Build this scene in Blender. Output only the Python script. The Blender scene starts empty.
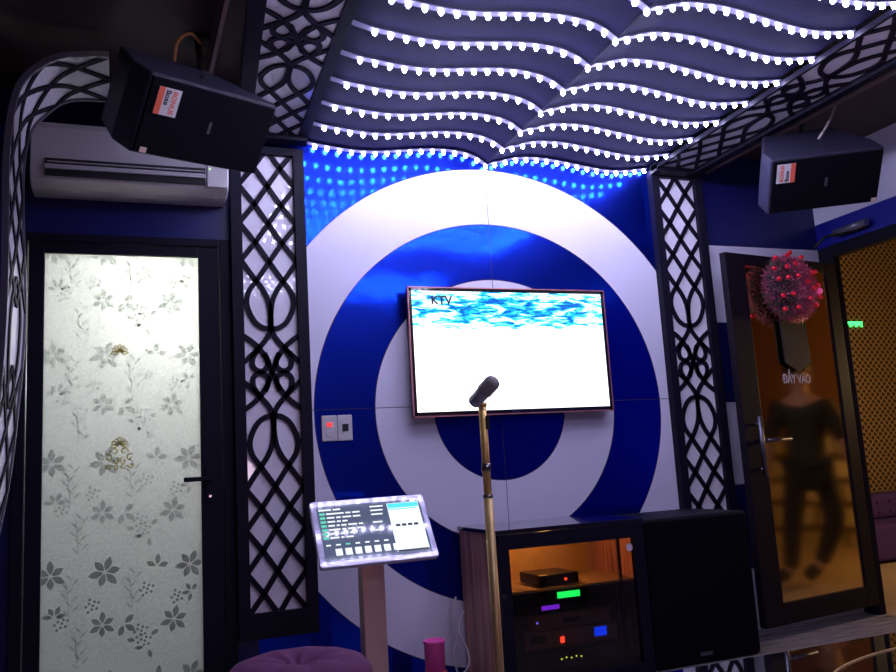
import bpy, bmesh, math, random
from mathutils import Vector, Matrix, Euler
random.seed(7)
C = bpy.context.scene.collection
scene = bpy.context.scene
PI = math.pi

# ------------------------------------------------------------ camera, world, exposure
YAW, PITCH, ROLL = 0.375784891, 0.152418608, -0.05976002
cd = bpy.data.cameras.new('camera'); cam = bpy.data.objects.new('camera', cd); C.objects.link(cam)
cy, sy, cp, sp = math.cos(YAW), math.sin(YAW), math.cos(PITCH), math.sin(PITCH)
fw = Vector((sy*cp, cy*cp, sp)); r0 = Vector((cy, -sy, 0)); u0 = r0.cross(fw)
rt = math.cos(ROLL)*r0 + math.sin(ROLL)*u0; up = -math.sin(ROLL)*r0 + math.cos(ROLL)*u0
M = Matrix((rt, up, -fw)).transposed().to_4x4(); M.translation = Vector((-1.75168, -3.78620, 0.95119))
cam.matrix_world = M
cd.sensor_width = 36.0; cd.lens = 844.818/896*36.0; cd.clip_start = 0.02
scene.camera = cam
scene.view_settings.view_transform = 'Standard'; scene.view_settings.look = 'None'
scene.view_settings.exposure = 0.0; scene.view_settings.gamma = 1.0
w = bpy.data.worlds.new('world'); scene.world = w; w.use_nodes = True
w.node_tree.nodes['Background'].inputs[0].default_value = (0.10, 0.09, 0.25, 1)
w.node_tree.nodes['Background'].inputs[1].default_value = 0.05

LED_STRENGTH = 88.0      # the strips' diodes, the room's main light
SLEEVE_GLOW = 0.22
TV_GLOW = 1.9
def lamp(name, kind, loc, energy, color, size=0.05, rot=None):
    l = bpy.data.lights.new(name, kind); l.energy = energy; l.color = color
    if kind == 'AREA': l.size = size
    else: l.shadow_soft_size = size
    o = bpy.data.objects.new(name, l); C.objects.link(o); o.location = loc
    if rot: o.rotation_euler = rot
    return o
lamp('bathroom_lamp', 'POINT', (-1.50, 0.45, 1.84), 34, (1.0, 0.99, 0.88), 0.05)
lamp('bathroom_ceiling_light', 'POINT', (-1.75, 0.95, 1.5), 11, (0.85, 0.93, 1.0), 0.08)
lamp('corridor_light', 'POINT', (3.3, 0.60, 2.4), 8, (1.0, 0.60, 0.26), 0.10)
lamp('corridor_far_light', 'POINT', (4.3, -0.1, 1.5), 60, (1.0, 0.66, 0.28), 0.10)
lamp('rear_fill_light', 'POINT', (-0.6, -5.2, 1.0), 14, (0.95, 0.66, 0.80), 0.15)  # added fill with no fixture, lifts the ceiling bands and speakers

up_ = lamp('ceiling_fill_spot', 'SPOT', (-0.1, -3.1, 0.52), 95, (0.78, 0.66, 1.0), 0.06, (PI, 0, 0)); up_.data.spot_size = math.radians(140); up_.data.spot_blend = 1.0  # added spot with no lamp body, brightens the lattice bands overhead

# ------------------------------------------------------------ materials
MATS = {}
def mat(name, col, rough=0.5, metal=0.0, emit=None, es=0.0, coat=0.0, noise=0.0, nscale=20.0, bump=0.0, bscale=60.0, spec=0.5, coat_rough=0.05, trans=0.0):
    if name in MATS: return MATS[name]
    m = bpy.data.materials.new(name); m.use_nodes = True; MATS[name] = m
    nt = m.node_tree; b = nt.nodes['Principled BSDF']
    c4 = (*col, 1)
    b.inputs['Base Color'].default_value = c4; b.inputs['Roughness'].default_value = rough
    b.inputs['Metallic'].default_value = metal; b.inputs['Coat Weight'].default_value = coat
    b.inputs['Coat Roughness'].default_value = coat_rough; b.inputs['Specular IOR Level'].default_value = spec
    b.inputs['Transmission Weight'].default_value = trans
    if emit: b.inputs['Emission Color'].default_value = (*emit, 1); b.inputs['Emission Strength'].default_value = es
    tc = nt.nodes.new('ShaderNodeTexCoord')
    if noise > 0:
        n = nt.nodes.new('ShaderNodeTexNoise'); n.inputs['Scale'].default_value = nscale; n.inputs['Detail'].default_value = 4
        nt.links.new(tc.outputs['Object'], n.inputs['Vector'])
        mx = nt.nodes.new('ShaderNodeMix'); mx.data_type = 'RGBA'
        mx.inputs[6].default_value = tuple(max(0, v*(1-noise)) for v in col)+(1,); mx.inputs[7].default_value = tuple(min(1, v*(1+noise)) for v in col)+(1,)
        nt.links.new(n.outputs['Fac'], mx.inputs[0]); nt.links.new(mx.outputs[2], b.inputs['Base Color'])
    if bump > 0:
        n2 = nt.nodes.new('ShaderNodeTexNoise'); n2.inputs['Scale'].default_value = bscale; n2.inputs['Detail'].default_value = 3
        nt.links.new(tc.outputs['Object'], n2.inputs['Vector'])
        bp = nt.nodes.new('ShaderNodeBump'); bp.inputs['Strength'].default_value = bump; bp.inputs['Distance'].default_value = 0.01
        nt.links.new(n2.outputs['Fac'], bp.inputs['Height']); nt.links.new(bp.outputs[0], b.inputs['Normal'])
    return m

def N(nt, t, **kw):
    n = nt.nodes.new(t)
    for k, v in kw.items(): setattr(n, k, v)
    return n
def mth(nt, op, a, b=None):
    n = N(nt, 'ShaderNodeMath', operation=op)
    for i, v in enumerate((a, b)):
        if v is None: continue
        if isinstance(v, (int, float)): n.inputs[i].default_value = v
        else: nt.links.new(v, n.inputs[i])
    return n.outputs[0]

BLUE = (0.002, 0.015, 0.33)
def blue_shader(nt):
    """glossy blue foil: a sharp and a soft metallic lobe over blue"""
    tc = N(nt, 'ShaderNodeTexCoord')
    nz = N(nt, 'ShaderNodeTexNoise'); nz.inputs['Scale'].default_value = 14; nz.inputs['Detail'].default_value = 5
    nt.links.new(tc.outputs['Object'], nz.inputs['Vector'])
    bp = N(nt, 'ShaderNodeBump'); bp.inputs['Strength'].default_value = 0.16; bp.inputs['Distance'].default_value = 0.004
    nt.links.new(nz.outputs['Fac'], bp.inputs['Height'])
    a = N(nt, 'ShaderNodeBsdfPrincipled'); a.inputs['Base Color'].default_value = (0.004, 0.060, 0.90, 1)
    a.inputs['Metallic'].default_value = 1; a.inputs['Roughness'].default_value = 0.085
    nt.links.new(bp.outputs[0], a.inputs['Normal'])
    c = N(nt, 'ShaderNodeBsdfPrincipled'); c.inputs['Base Color'].default_value = (*BLUE, 1)
    c.inputs['Metallic'].default_value = 0.88; c.inputs['Roughness'].default_value = 0.34
    mx = N(nt, 'ShaderNodeMixShader'); mx.inputs[0].default_value = 0.62
    nt.links.new(a.outputs[0], mx.inputs[1]); nt.links.new(c.outputs[0], mx.inputs[2])
    return mx.outputs[0]
def white_shader(nt):
    w_ = N(nt, 'ShaderNodeBsdfPrincipled'); w_.inputs['Base Color'].default_value = (0.72, 0.70, 0.86, 1)
    w_.inputs['Roughness'].default_value = 0.55
    return w_.outputs[0]
def navy_shader(nt):
    w_ = N(nt, 'ShaderNodeBsdfPrincipled'); w_.inputs['Base Color'].default_value = (0.005, 0.007, 0.10, 1)
    w_.inputs['Roughness'].default_value = 0.35
    return w_.outputs[0]

def wall_material():
    m = bpy.data.materials.new('ringed_blue_and_white_wall'); m.use_nodes = True; nt = m.node_tree
    for n in list(nt.nodes):
        if n.type == 'BSDF_PRINCIPLED': nt.nodes.remove(n)
    out = nt.nodes['Material Output']
    tc = N(nt, 'ShaderNodeTexCoord'); sx = N(nt, 'ShaderNodeSeparateXYZ'); nt.links.new(tc.outputs['Object'], sx.inputs[0])
    x, z = sx.outputs[0], sx.outputs[2]
    dz = mth(nt, 'SUBTRACT', z, 1.22)
    r = mth(nt, 'SQRT', mth(nt, 'ADD', mth(nt, 'MULTIPLY', x, x), mth(nt, 'MULTIPLY', dz, dz)))
    def band(a, b): return mth(nt, 'MULTIPLY', mth(nt, 'GREATER_THAN', r, a), mth(nt, 'LESS_THAN', r, b))
    ringw = mth(nt, 'ADD', band(0.3516, 0.6431), band(0.9286, 1.22))
    # the strip wall by the right door: alternating white and navy blocks
    right = mth(nt, 'GREATER_THAN', x, 1.325)
    par = mth(nt, 'FLOOR', mth(nt, 'DIVIDE', mth(nt, 'SUBTRACT', z, -0.135), 0.447))
    odd = mth(nt, 'MODULO', par, 2.0)
    whiteblk = mth(nt, 'MULTIPLY', mth(nt, 'SUBTRACT', 1.0, odd), mth(nt, 'LESS_THAN', z, 2.097))
    white = mth(nt, 'ADD', mth(nt, 'MULTIPLY', right, whiteblk), mth(nt, 'MULTIPLY', mth(nt, 'SUBTRACT', 1.0, right), ringw))
    side = mth(nt, 'MAXIMUM', right, mth(nt, 'LESS_THAN', x, -1.2))
    m0 = N(nt, 'ShaderNodeMixShader'); nt.links.new(side, m0.inputs[0]); nt.links.new(blue_shader(nt), m0.inputs[1]); nt.links.new(navy_shader(nt), m0.inputs[2])
    m1 = N(nt, 'ShaderNodeMixShader'); nt.links.new(white, m1.inputs[0]); nt.links.new(m0.outputs[0], m1.inputs[1]); nt.links.new(white_shader(nt), m1.inputs[2])
    # dark joints between the boards and round each ring
    def near(v, c, w_): return mth(nt, 'LESS_THAN', mth(nt, 'ABSOLUTE', mth(nt, 'SUBTRACT', v, c)), w_)
    j = mth(nt, 'MAXIMUM', near(x, 0.0, 0.0016), near(z, 1.237, 0.0016))
    for rr in (0.3516, 0.6431, 0.9286, 1.22): j = mth(nt, 'MAXIMUM', j, near(r, rr, 0.0022))
    j = mth(nt, 'MULTIPLY', j, mth(nt, 'SUBTRACT', 1.0, side))
    dk = N(nt, 'ShaderNodeBsdfDiffuse'); dk.inputs[0].default_value = (0.05, 0.04, 0.08, 1)
    m2 = N(nt, 'ShaderNodeMixShader'); nt.links.new(j, m2.inputs[0]); nt.links.new(m1.outputs[0], m2.inputs[1]); nt.links.new(dk.outputs[0], m2.inputs[2])
    nt.links.new(m2.outputs[0], out.inputs[0]); return m

def side_wall_material():
    m = bpy.data.materials.new('striped_side_wall'); m.use_nodes = True; nt = m.node_tree
    nt.nodes.remove(nt.nodes['Principled BSDF']); out = nt.nodes['Material Output']
    tc = N(nt, 'ShaderNodeTexCoord'); sx = N(nt, 'ShaderNodeSeparateXYZ'); nt.links.new(tc.outputs['Object'], sx.inputs[0])
    wm = mth(nt, 'GREATER_THAN', sx.outputs[2], 2.25)
    m1 = N(nt, 'ShaderNodeMixShader'); nt.links.new(wm, m1.inputs[0])
    b = N(nt, 'ShaderNodeBsdfPrincipled'); b.inputs['Base Color'].default_value = (0.01, 0.015, 0.32, 1); b.inputs['Roughness'].default_value = 0.3; b.inputs['Metallic'].default_value = 0.3
    nt.links.new(b.outputs[0], m1.inputs[1]); nt.links.new(white_shader(nt), m1.inputs[2])
    nt.links.new(m1.outputs[0], out.inputs[0]); return m

def plank_material():
    m = mat('grey_wood_planks', (0.2, 0.18, 0.19), 0.45); nt = m.node_tree; b = nt.nodes['Principled BSDF']
    tc = N(nt, 'ShaderNodeTexCoord'); mp = N(nt, 'ShaderNodeMapping'); mp.inputs['Scale'].default_value = (3, 40, 1); nt.links.new(tc.outputs['Object'], mp.inputs[0])
    n = N(nt, 'ShaderNodeTexNoise'); n.inputs['Scale'].default_value = 1.6; n.inputs['Detail'].default_value = 6; nt.links.new(mp.outputs[0], n.inputs['Vector'])
    cr = N(nt, 'ShaderNodeValToRGB'); cr.color_ramp.elements[0].position = .35; cr.color_ramp.elements[0].color = (.10, .085, .09, 1); cr.color_ramp.elements[1].position = .7; cr.color_ramp.elements[1].color = (.42, .37, .38, 1)
    nt.links.new(n.outputs['Fac'], cr.inputs[0]); nt.links.new(cr.outputs[0], b.inputs['Base Color']); return m

def wood_material():
    m = mat('brown_laminate_wood', (0.2, 0.09, 0.06), 0.4); nt = m.node_tree; b = nt.nodes['Principled BSDF']
    tc = N(nt, 'ShaderNodeTexCoord'); mp = N(nt, 'ShaderNodeMapping'); mp.inputs['Scale'].default_value = (30, 30, 1.2); nt.links.new(tc.outputs['Object'], mp.inputs[0])
    n = N(nt, 'ShaderNodeTexNoise'); n.inputs['Scale'].default_value = 1.4; n.inputs['Detail'].default_value = 6; nt.links.new(mp.outputs[0], n.inputs['Vector'])
    cr = N(nt, 'ShaderNodeValToRGB'); cr.color_ramp.elements[0].position = .3; cr.color_ramp.elements[0].color = (.26, .10, .07, 1); cr.color_ramp.elements[1].position = .72; cr.color_ramp.elements[1].color = (.80, .42, .30, 1)
    nt.links.new(n.outputs['Fac'], cr.inputs[0]); nt.links.new(cr.outputs[0], b.inputs['Base Color']); return m

def mesh_wall_material():
    m = mat('gold_mesh_wallcovering', (0.5, 0.3, 0.1), 0.5, metal=0.4); nt = m.node_tree; b = nt.nodes['Principled BSDF']
    tc = N(nt, 'ShaderNodeTexCoord'); mp = N(nt, 'ShaderNodeMapping'); mp.inputs['Rotation'].default_value = (0, PI/4, 0); nt.links.new(tc.outputs['Object'], mp.inputs[0])
    sx = N(nt, 'ShaderNodeSeparateXYZ'); nt.links.new(mp.outputs[0], sx.inputs[0])
    def sn(v): return mth(nt, 'ABSOLUTE', mth(nt, 'SINE', mth(nt, 'MULTIPLY', v, PI/0.046)))
    hole = mth(nt, 'MULTIPLY', mth(nt, 'GREATER_THAN', sn(sx.outputs[0]), 0.45), mth(nt, 'GREATER_THAN', sn(sx.outputs[2]), 0.45))
    mx = N(nt, 'ShaderNodeMix', data_type='RGBA'); mx.inputs[6].default_value = (.34, .22, .10, 1); mx.inputs[7].default_value = (.035, .02, .012, 1)
    nt.links.new(hole, mx.inputs[0]); nt.links.new(mx.outputs[2], b.inputs['Base Color']); return m

def corridor_material():
    """amber render above, rough honey-coloured stone courses below"""
    m = mat('amber_stone_wall', (0.5, 0.3, 0.1), 0.6); nt = m.node_tree; b = nt.nodes['Principled BSDF']
    tc = N(nt, 'ShaderNodeTexCoord'); sx = N(nt, 'ShaderNodeSeparateXYZ'); nt.links.new(tc.outputs['Object'], sx.inputs[0])
    cb = N(nt, 'ShaderNodeCombineXYZ'); nt.links.new(sx.outputs[1], cb.inputs[0]); nt.links.new(sx.outputs[2], cb.inputs[1])
    nz = N(nt, 'ShaderNodeTexNoise'); nz.inputs['Scale'].default_value = 3; nt.links.new(cb.outputs[0], nz.inputs['Vector'])
    mv = N(nt, 'ShaderNodeMix', data_type='VECTOR'); mv.inputs[0].default_value = .12; nt.links.new(cb.outputs[0], mv.inputs[4]); nt.links.new(nz.outputs['Color'], mv.inputs[5])
    br = N(nt, 'ShaderNodeTexBrick'); br.inputs['Scale'].default_value = 1; br.inputs['Brick Width'].default_value = .42; br.inputs['Row Height'].default_value = .2; br.inputs['Mortar Size'].default_value = .03
    br.inputs['Color1'].default_value = (.90, .75, .38, 1); br.inputs['Color2'].default_value = (.60, .46, .2, 1); br.inputs['Mortar'].default_value = (.08, .035, .012, 1)
    nt.links.new(mv.outputs[1], br.inputs['Vector'])
    mx = N(nt, 'ShaderNodeMix', data_type='RGBA'); mx.inputs[6].default_value = (.26, .115, .04, 1)
    nt.links.new(mth(nt, 'LESS_THAN', sx.outputs[2], 1.05), mx.inputs[0]); nt.links.new(br.outputs['Color'], mx.inputs[7]); nt.links.new(mx.outputs[2], b.inputs['Base Color']); return m

def screen_material():
    m = bpy.data.materials.new('lit_television_picture'); m.use_nodes = True; nt = m.node_tree
    b = nt.nodes['Principled BSDF']; b.inputs['Base Color'].default_value = (.02, .02, .02, 1); b.inputs['Roughness'].default_value = .12
    tc = N(nt, 'ShaderNodeTexCoord'); sx = N(nt, 'ShaderNodeSeparateXYZ'); nt.links.new(tc.outputs['Object'], sx.inputs[0])
    mp = N(nt, 'ShaderNodeMapping'); mp.inputs['Scale'].default_value = (6.0, 1, 26); nt.links.new(tc.outputs['Object'], mp.inputs[0])
    n = N(nt, 'ShaderNodeTexNoise'); n.inputs['Scale'].default_value = 1.5; n.inputs['Detail'].default_value = 10; n.inputs['Roughness'].default_value = .62; n.inputs['Distortion'].default_value = .9; nt.links.new(mp.outputs[0], n.inputs['Vector'])
    # more blue mid-band, white towards the top and below
    zc = mth(nt, 'MULTIPLY', mth(nt, 'ABSOLUTE', mth(nt, 'SUBTRACT', sx.outputs[2], 1.700)), 1.0)
    xc = mth(nt, 'ABSOLUTE', mth(nt, 'SUBTRACT', sx.outputs[0], 0.10))
    v = mth(nt, 'ADD', n.outputs['Fac'], mth(nt, 'ADD', mth(nt, 'MULTIPLY', zc, 0.9), mth(nt, 'MULTIPLY', xc, 0.10)))
    v = mth(nt, 'ADD', v, mth(nt, 'MULTIPLY', mth(nt, 'LESS_THAN', sx.outputs[2], 1.598), 1.0))
    cr = N(nt, 'ShaderNodeValToRGB'); e = cr.color_ramp.elements
    e[0].position = .46; e[0].color = (0.0, .08, .42, 1); e[1].position = .64; e[1].color = (1, 1, 1, 1)
    k = e.new(.53); k.color = (0.0, .42, .80, 1); k = e.new(.57); k.color = (.12, .85, .95, 1)
    nt.links.new(v, cr.inputs[0]); nt.links.new(cr.outputs[0], b.inputs['Emission Color']); b.inputs['Emission Strength'].default_value = TV_GLOW
    return m

black = mat('black_painted_wood', (0.008, 0.007, 0.012), 0.5, noise=.3, spec=.15)
frame_black = mat('black_satin_frame', (0.009, 0.008, 0.018), 0.5, spec=.12)
acrylic = mat('white_glossy_acrylic', (0.82, 0.79, 0.90), 0.45, coat=1.0, coat_rough=0.03)
ceil_navy = mat('dark_navy_ceiling_foil', (0.0055, 0.0050, 0.026), 0.9, noise=.3, nscale=40, spec=.03)
ceil_dark = mat('dark_brown_ceiling', (0.055, 0.035, 0.032), 0.7, noise=.2, nscale=6)
led_on = mat('lit_diode', (1, 1, 1), .5, emit=(.68, .66, 1.0), es=LED_STRENGTH)
sleeve = mat('strip_sleeve', (0.05, 0.045, 0.09), .6, emit=(.42, .38, .95), es=SLEEVE_GLOW)
chrome = mat('chrome', (0.8, 0.8, 0.82), .15, metal=1)
gold = mat('brushed_gold_tube', (1.0, 0.66, 0.22), .42, metal=.6)
copper = mat('copper_steel', (0.74, 0.48, 0.42), .4, metal=.6, bump=.1)
rose = mat('rose_metal_trim', (0.75, 0.30, 0.30), .35, metal=.7)
plastic_white = mat('white_plastic', (0.62, 0.60, 0.62), .4)
spk_black = mat('black_speaker_cabinet', (0.008, 0.007, 0.014), .55, bump=.3, bscale=150, spec=.2)
spk_side = mat('charcoal_speaker_shell', (0.022, 0.020, 0.042), .5, bump=.2, bscale=150, spec=.3)
grille_m = mat('black_cloth_grille', (0.005, 0.0045, 0.008), .9, spec=.05)
purple = mat('purple_velvet', (0.13, 0.02, 0.10), .85, noise=.3, nscale=30, bump=.3, bscale=25)
wood = wood_material(); planks = plank_material()
black_gloss = mat('black_glossy_top', (0.012, 0.011, 0.016), .16, coat=1.0, coat_rough=.04)
rubber = mat('black_rubber', (0.012, 0.012, 0.012), .7)

# ------------------------------------------------------------ mesh helpers
def add_box(bm, a, b, mi=0):
    vs = [bm.verts.new((x, y, z)) for x in (a[0], b[0]) for y in (a[1], b[1]) for z in (a[2], b[2])]
    for f in ((0, 1, 3, 2), (4, 6, 7, 5), (0, 4, 5, 1), (2, 3, 7, 6), (0, 2, 6, 4), (1, 5, 7, 3)):
        bm.faces.new([vs[i] for i in f]).material_index = mi
    return vs
def add_cyl(bm, p0, p1, r0_, r1_=None, n=20, mi=0):
    p0, p1 = Vector(p0), Vector(p1); r1_ = r0_ if r1_ is None else r1_
    d = (p1-p0).normalized(); a = d.orthogonal().normalized(); b = d.cross(a)
    A = [bm.verts.new(p0+(a*math.cos(2*PI*i/n)+b*math.sin(2*PI*i/n))*r0_) for i in range(n)]
    B = [bm.verts.new(p1+(a*math.cos(2*PI*i/n)+b*math.sin(2*PI*i/n))*r1_) for i in range(n)]
    for i in range(n):
        f = bm.faces.new((A[i], A[(i+1) % n], B[(i+1) % n], B[i])); f.smooth = True; f.material_index = mi
    bm.faces.new(A[::-1]).material_index = mi; bm.faces.new(B).material_index = mi
def add_tube(bm, pts, r, n=10, closed=False):
    pts = [Vector(p) for p in pts]; rings = []; a = None
    for i, p in enumerate(pts):
        if closed: d = (pts[(i+1) % len(pts)]-pts[i-1]).normalized()
        else: d = (pts[min(i+1, len(pts)-1)]-pts[max(i-1, 0)]).normalized()
        a = (d.orthogonal() if a is None else a - d*a.dot(d)).normalized(); b = d.cross(a)
        rings.append([bm.verts.new(p+(a*math.cos(2*PI*k/n)+b*math.sin(2*PI*k/n))*r) for k in range(n)])
    L = len(rings)
    for i in range(L if closed else L-1):
        A, B = rings[i], rings[(i+1) % L]
        for k in range(n):
            f = bm.faces.new((A[k], A[(k+1) % n], B[(k+1) % n], B[k])); f.smooth = True
    if not closed: bm.faces.new(rings[0][::-1]); bm.faces.new(rings[-1])
def add_lathe(bm, prof, c, n=40):
    """prof: list of (radius, z)"""
    rings = []
    for r, z in prof:
        if r < 1e-6: rings.append([bm.verts.new((c[0], c[1], c[2]+z))])
        else: rings.append([bm.verts.new((c[0]+r*math.cos(2*PI*k/n), c[1]+r*math.sin(2*PI*k/n), c[2]+z)) for k in range(n)])
    for A, B in zip(rings, rings[1:]):
        for k in range(n):
            if len(A) == 1 and len(B) == 1: continue
            if len(A) == 1: f = bm.faces.new((A[0], B[(k+1) % n], B[k]))
            elif len(B) == 1: f = bm.faces.new((A[k], A[(k+1) % n], B[0]))
            else: f = bm.faces.new((A[k], A[(k+1) % n], B[(k+1) % n], B[k]))
            f.smooth = True
def add_prism(bm, poly, f0, f1, mi=0):
    """poly of 2D points; f0/f1 map a 2D point to 3D on each face"""
    A = [bm.verts.new(f0(p)) for p in poly]; B = [bm.verts.new(f1(p)) for p in poly]; n = len(poly)
    bm.faces.new(A).material_index = mi; bm.faces.new(B[::-1]).material_index = mi
    for i in range(n): bm.faces.new((A[i], B[i], B[(i+1) % n], A[(i+1) % n])).material_index = mi
def box_bm(a, b):
    bm = bmesh.new(); add_box(bm, a, b); return bm
def catmull(P, k=6):
    out = []
    for i in range(len(P)-1):
        a, b, c, d = P[max(i-1, 0)], P[i], P[i+1], P[min(i+2, len(P)-1)]
        for j in range(k):
            t = j/k
            out.append(tuple(.5*((2*b[m])+(-a[m]+c[m])*t+(2*a[m]-5*b[m]+4*c[m]-d[m])*t*t+(-a[m]+3*b[m]-3*c[m]+d[m])*t**3) for m in range(len(b))))
    out.append(tuple(P[-1])); return out

def obj(name, bm, m, parent=None, bevel=0, seg=2, label=None):
    bmesh.ops.recalc_face_normals(bm, faces=bm.faces)
    me = bpy.data.meshes.new(name); bm.to_mesh(me); bm.free()
    o = bpy.data.objects.new(name, me); C.objects.link(o)
    for k in (m if isinstance(m, (list, tuple)) else [m]): me.materials.append(k)
    if bevel:
        b = o.modifiers.new('bevel', 'BEVEL'); b.width = bevel; b.segments = seg; b.limit_method = 'ANGLE'
    if parent is not None: attach(o, parent)
    if label: o['label'] = label
    return o
def world_of(p):
    m = Matrix.LocRotScale(p.location, p.rotation_euler, p.scale)
    return (world_of(p.parent) @ p.matrix_parent_inverse @ m) if p.parent else m
def attach(o, parent):
    o.parent = parent; o.matrix_parent_inverse = world_of(parent).inverted()
def local_child(name, bm, m, parent, **k):
    o = obj(name, bm, m, **k); o.parent = parent; return o
def thing(name, label, cat, loc=(0, 0, 0), rot=(0, 0, 0), group=None):
    o = bpy.data.objects.new(name, None); C.objects.link(o); o.location = loc; o.rotation_euler = rot; o.empty_display_size = .05
    o['label'] = label; o['category'] = cat
    if group: o['group'] = group
    return o
def tag(o, label, cat, group=None):
    o['label'] = label; o['category'] = cat
    if group: o['group'] = group
    return o
def struct(name, bm, m, parent=None, **k):
    o = obj(name, bm, m, parent, **k); o['kind'] = 'structure'; return o
def text_mesh(s, size, M4, m, name, parent, extrude=.0005, bold=0.0, sx=1.0, align='CENTER', label=None):
    cu = bpy.data.curves.new(name, 'FONT'); cu.body = s; cu.size = size; cu.extrude = extrude; cu.align_x = align; cu.align_y = 'CENTER'; cu.offset = bold
    t = bpy.data.objects.new(name, cu); C.objects.link(t)
    dg = bpy.context.evaluated_depsgraph_get(); me = bpy.data.meshes.new_from_object(t.evaluated_get(dg))
    bpy.data.objects.remove(t); me.transform(M4 @ Matrix.Diagonal((sx, 1, 1, 1))); me.materials.clear(); me.materials.append(m)
    o = bpy.data.objects.new(name, me); C.objects.link(o)
    if parent is not None: attach(o, parent)
    if label: o['label'] = label
    return o
STAND = Matrix.Rotation(PI/2, 4, 'X')     # text upright, facing -y

# ------------------------------------------------------------ the room
WL, WR, YB, ZC = -2.25, 2.16, -6.0, 2.64
bm = bmesh.new()
add_box(bm, (-1.29, 0, 0), (WR, .12, ZC)); add_box(bm, (WL, 0, 2.01), (-1.29, .12, ZC)); add_box(bm, (WL, 0, 0), (-2.15, .12, 2.01))
struct('wall_back', bm, wall_material())
struct('wall_left', box_bm((WL-.1, YB, 0), (WL, 1.3, ZC)), mat('dark_violet_wall', (0.02, 0.016, 0.04), .6))
bm = bmesh.new()
add_box(bm, (WR, -.10, 0), (WR+.04, .12, ZC)); add_box(bm, (WR, -1.08, 2.10), (WR+.04, -.10, ZC)); add_box(bm, (WR, YB, 0), (WR+.04, -1.08, ZC))
struct('wall_right', bm, side_wall_material())
struct('wall_front', box_bm((WL-.1, YB-.1, 0), (WR+.1, YB, ZC)), mat('plum_rear_wall', (0.30, 0.12, 0.13), .6, noise=.3, nscale=3))
struct('floor', box_bm((WL-.1, YB-.1, -.1), (WR, .12, 0)), planks)
bm = bmesh.new(); add_box(bm, (WL-.1, YB-.1, ZC), (WR+.1, .12, ZC+.1)); struct('ceiling', bm, ceil_dark)

# wavy ceiling of two wings meeting in a ridge over the rings
LP = [(-.98, 2.516), (-.95, 2.508), (-.89, 2.496), (-.82, 2.489), (-.76, 2.483), (-.70, 2.480), (-.64, 2.480), (-.58, 2.484), (-.52, 2.491), (-.46, 2.500), (-.40, 2.508), (-.34, 2.516), (-.28, 2.521), (-.22, 2.523), (-.165, 2.520), (-.108, 2.512), (-.05, 2.492), (0, 2.459)]
RP = [(0, 2.459), (.03, 2.474), (.06, 2.480), (.106, 2.495), (.16, 2.510), (.225, 2.517), (.285, 2.520), (.345, 2.519), (.405, 2.514), (.47, 2.507), (.53, 2.500), (.59, 2.493), (.65, 2.487), (.72, 2.483), (.78, 2.485), (.85, 2.493), (.91, 2.504), (.97, 2.514)]
SL = 0.034
def prof(P, x):
    for (a, za), (b, zb) in zip(P, P[1:]):
        if x <= b: return za+(zb-za)*max(0, (x-a))/(b-a)
    return P[-1][1]
Y_END = -4.7
def wing(P):
    bm = bmesh.new(); Q = catmull([(x, z) for x, z in P], 3)
    A = [[bm.verts.new((x, y, z+.008-SL*y)) for x, z in Q] for y in (0, Y_END)]
    T = [[bm.verts.new((x, y, min(z+.03, 2.56)-SL*y*.3)) for x, z in Q] for y in (0, Y_END)]
    n = len(Q)
    for i in range(n-1):
        f = bm.faces.new((A[0][i], A[0][i+1], A[1][i+1], A[1][i])); f.smooth = True
    return bm
wc = struct('ceiling_left_wing', wing(LP), ceil_navy); wc2 = struct('ceiling_right_wing', wing(RP), ceil_navy)
for o in (wc, wc2):
    s = o.modifiers.new('thick', 'SOLIDIFY'); s.thickness = .012; s.offset = 1
wc.name = 'trim_1'; wc2.name = 'trim_2'

# ------------------------------------------------------------ LED strips
def diode_mesh():
    bm = bmesh.new(); bmesh.ops.create_icosphere(bm, subdivisions=1, radius=.0105)
    for v in bm.verts: v.co.z *= 1.35
    for f in bm.faces: f.smooth = True
    me = bpy.data.meshes.new('diode'); bm.to_mesh(me); bm.free(); me.materials.append(led_on); return me
DM = diode_mesh()
def strip_bm(P):
    bm = bmesh.new(); Q = catmull(P, 3)
    lo = [[bm.verts.new((x, y, z-d)) for x, z in Q] for y, d in ((-.014, .001), (.014, .001), (.014, .005), (-.014, .005))]
    n = len(Q)
    for j in range(4):
        for i in range(n-1):
            f = bm.faces.new((lo[j][i], lo[j][i+1], lo[(j+1) % 4][i+1], lo[(j+1) % 4][i]))
    for i in (0, n-1): bm.faces.new([lo[j][i] for j in range(4)])
    return bm
ORD = ['nearest the ringed wall', 'second from the ringed wall', 'third from the ringed wall', 'fourth from the ringed wall', 'fifth from the ringed wall', 'sixth from the ringed wall', 'seventh from the ringed wall', 'eighth from the ringed wall', 'ninth from the ringed wall', 'tenth from the ringed wall']
LX = [-.888+.0597*i for i in range(15)] + [-.006]
RX = [.048+.0605*i for i in range(16)]
def strip_proto(P, side):
    root = thing('led_strip', 'x', 'light strip')
    local_child('sleeve', strip_bm(P), sleeve, root)
    for x in (LX if side == 'left' else RX):
        d = bpy.data.objects.new('diode', DM); C.objects.link(d); d.parent = root; d.location = (x, 0, prof(P, x)-.014)
    return root
far_me = {}
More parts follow.
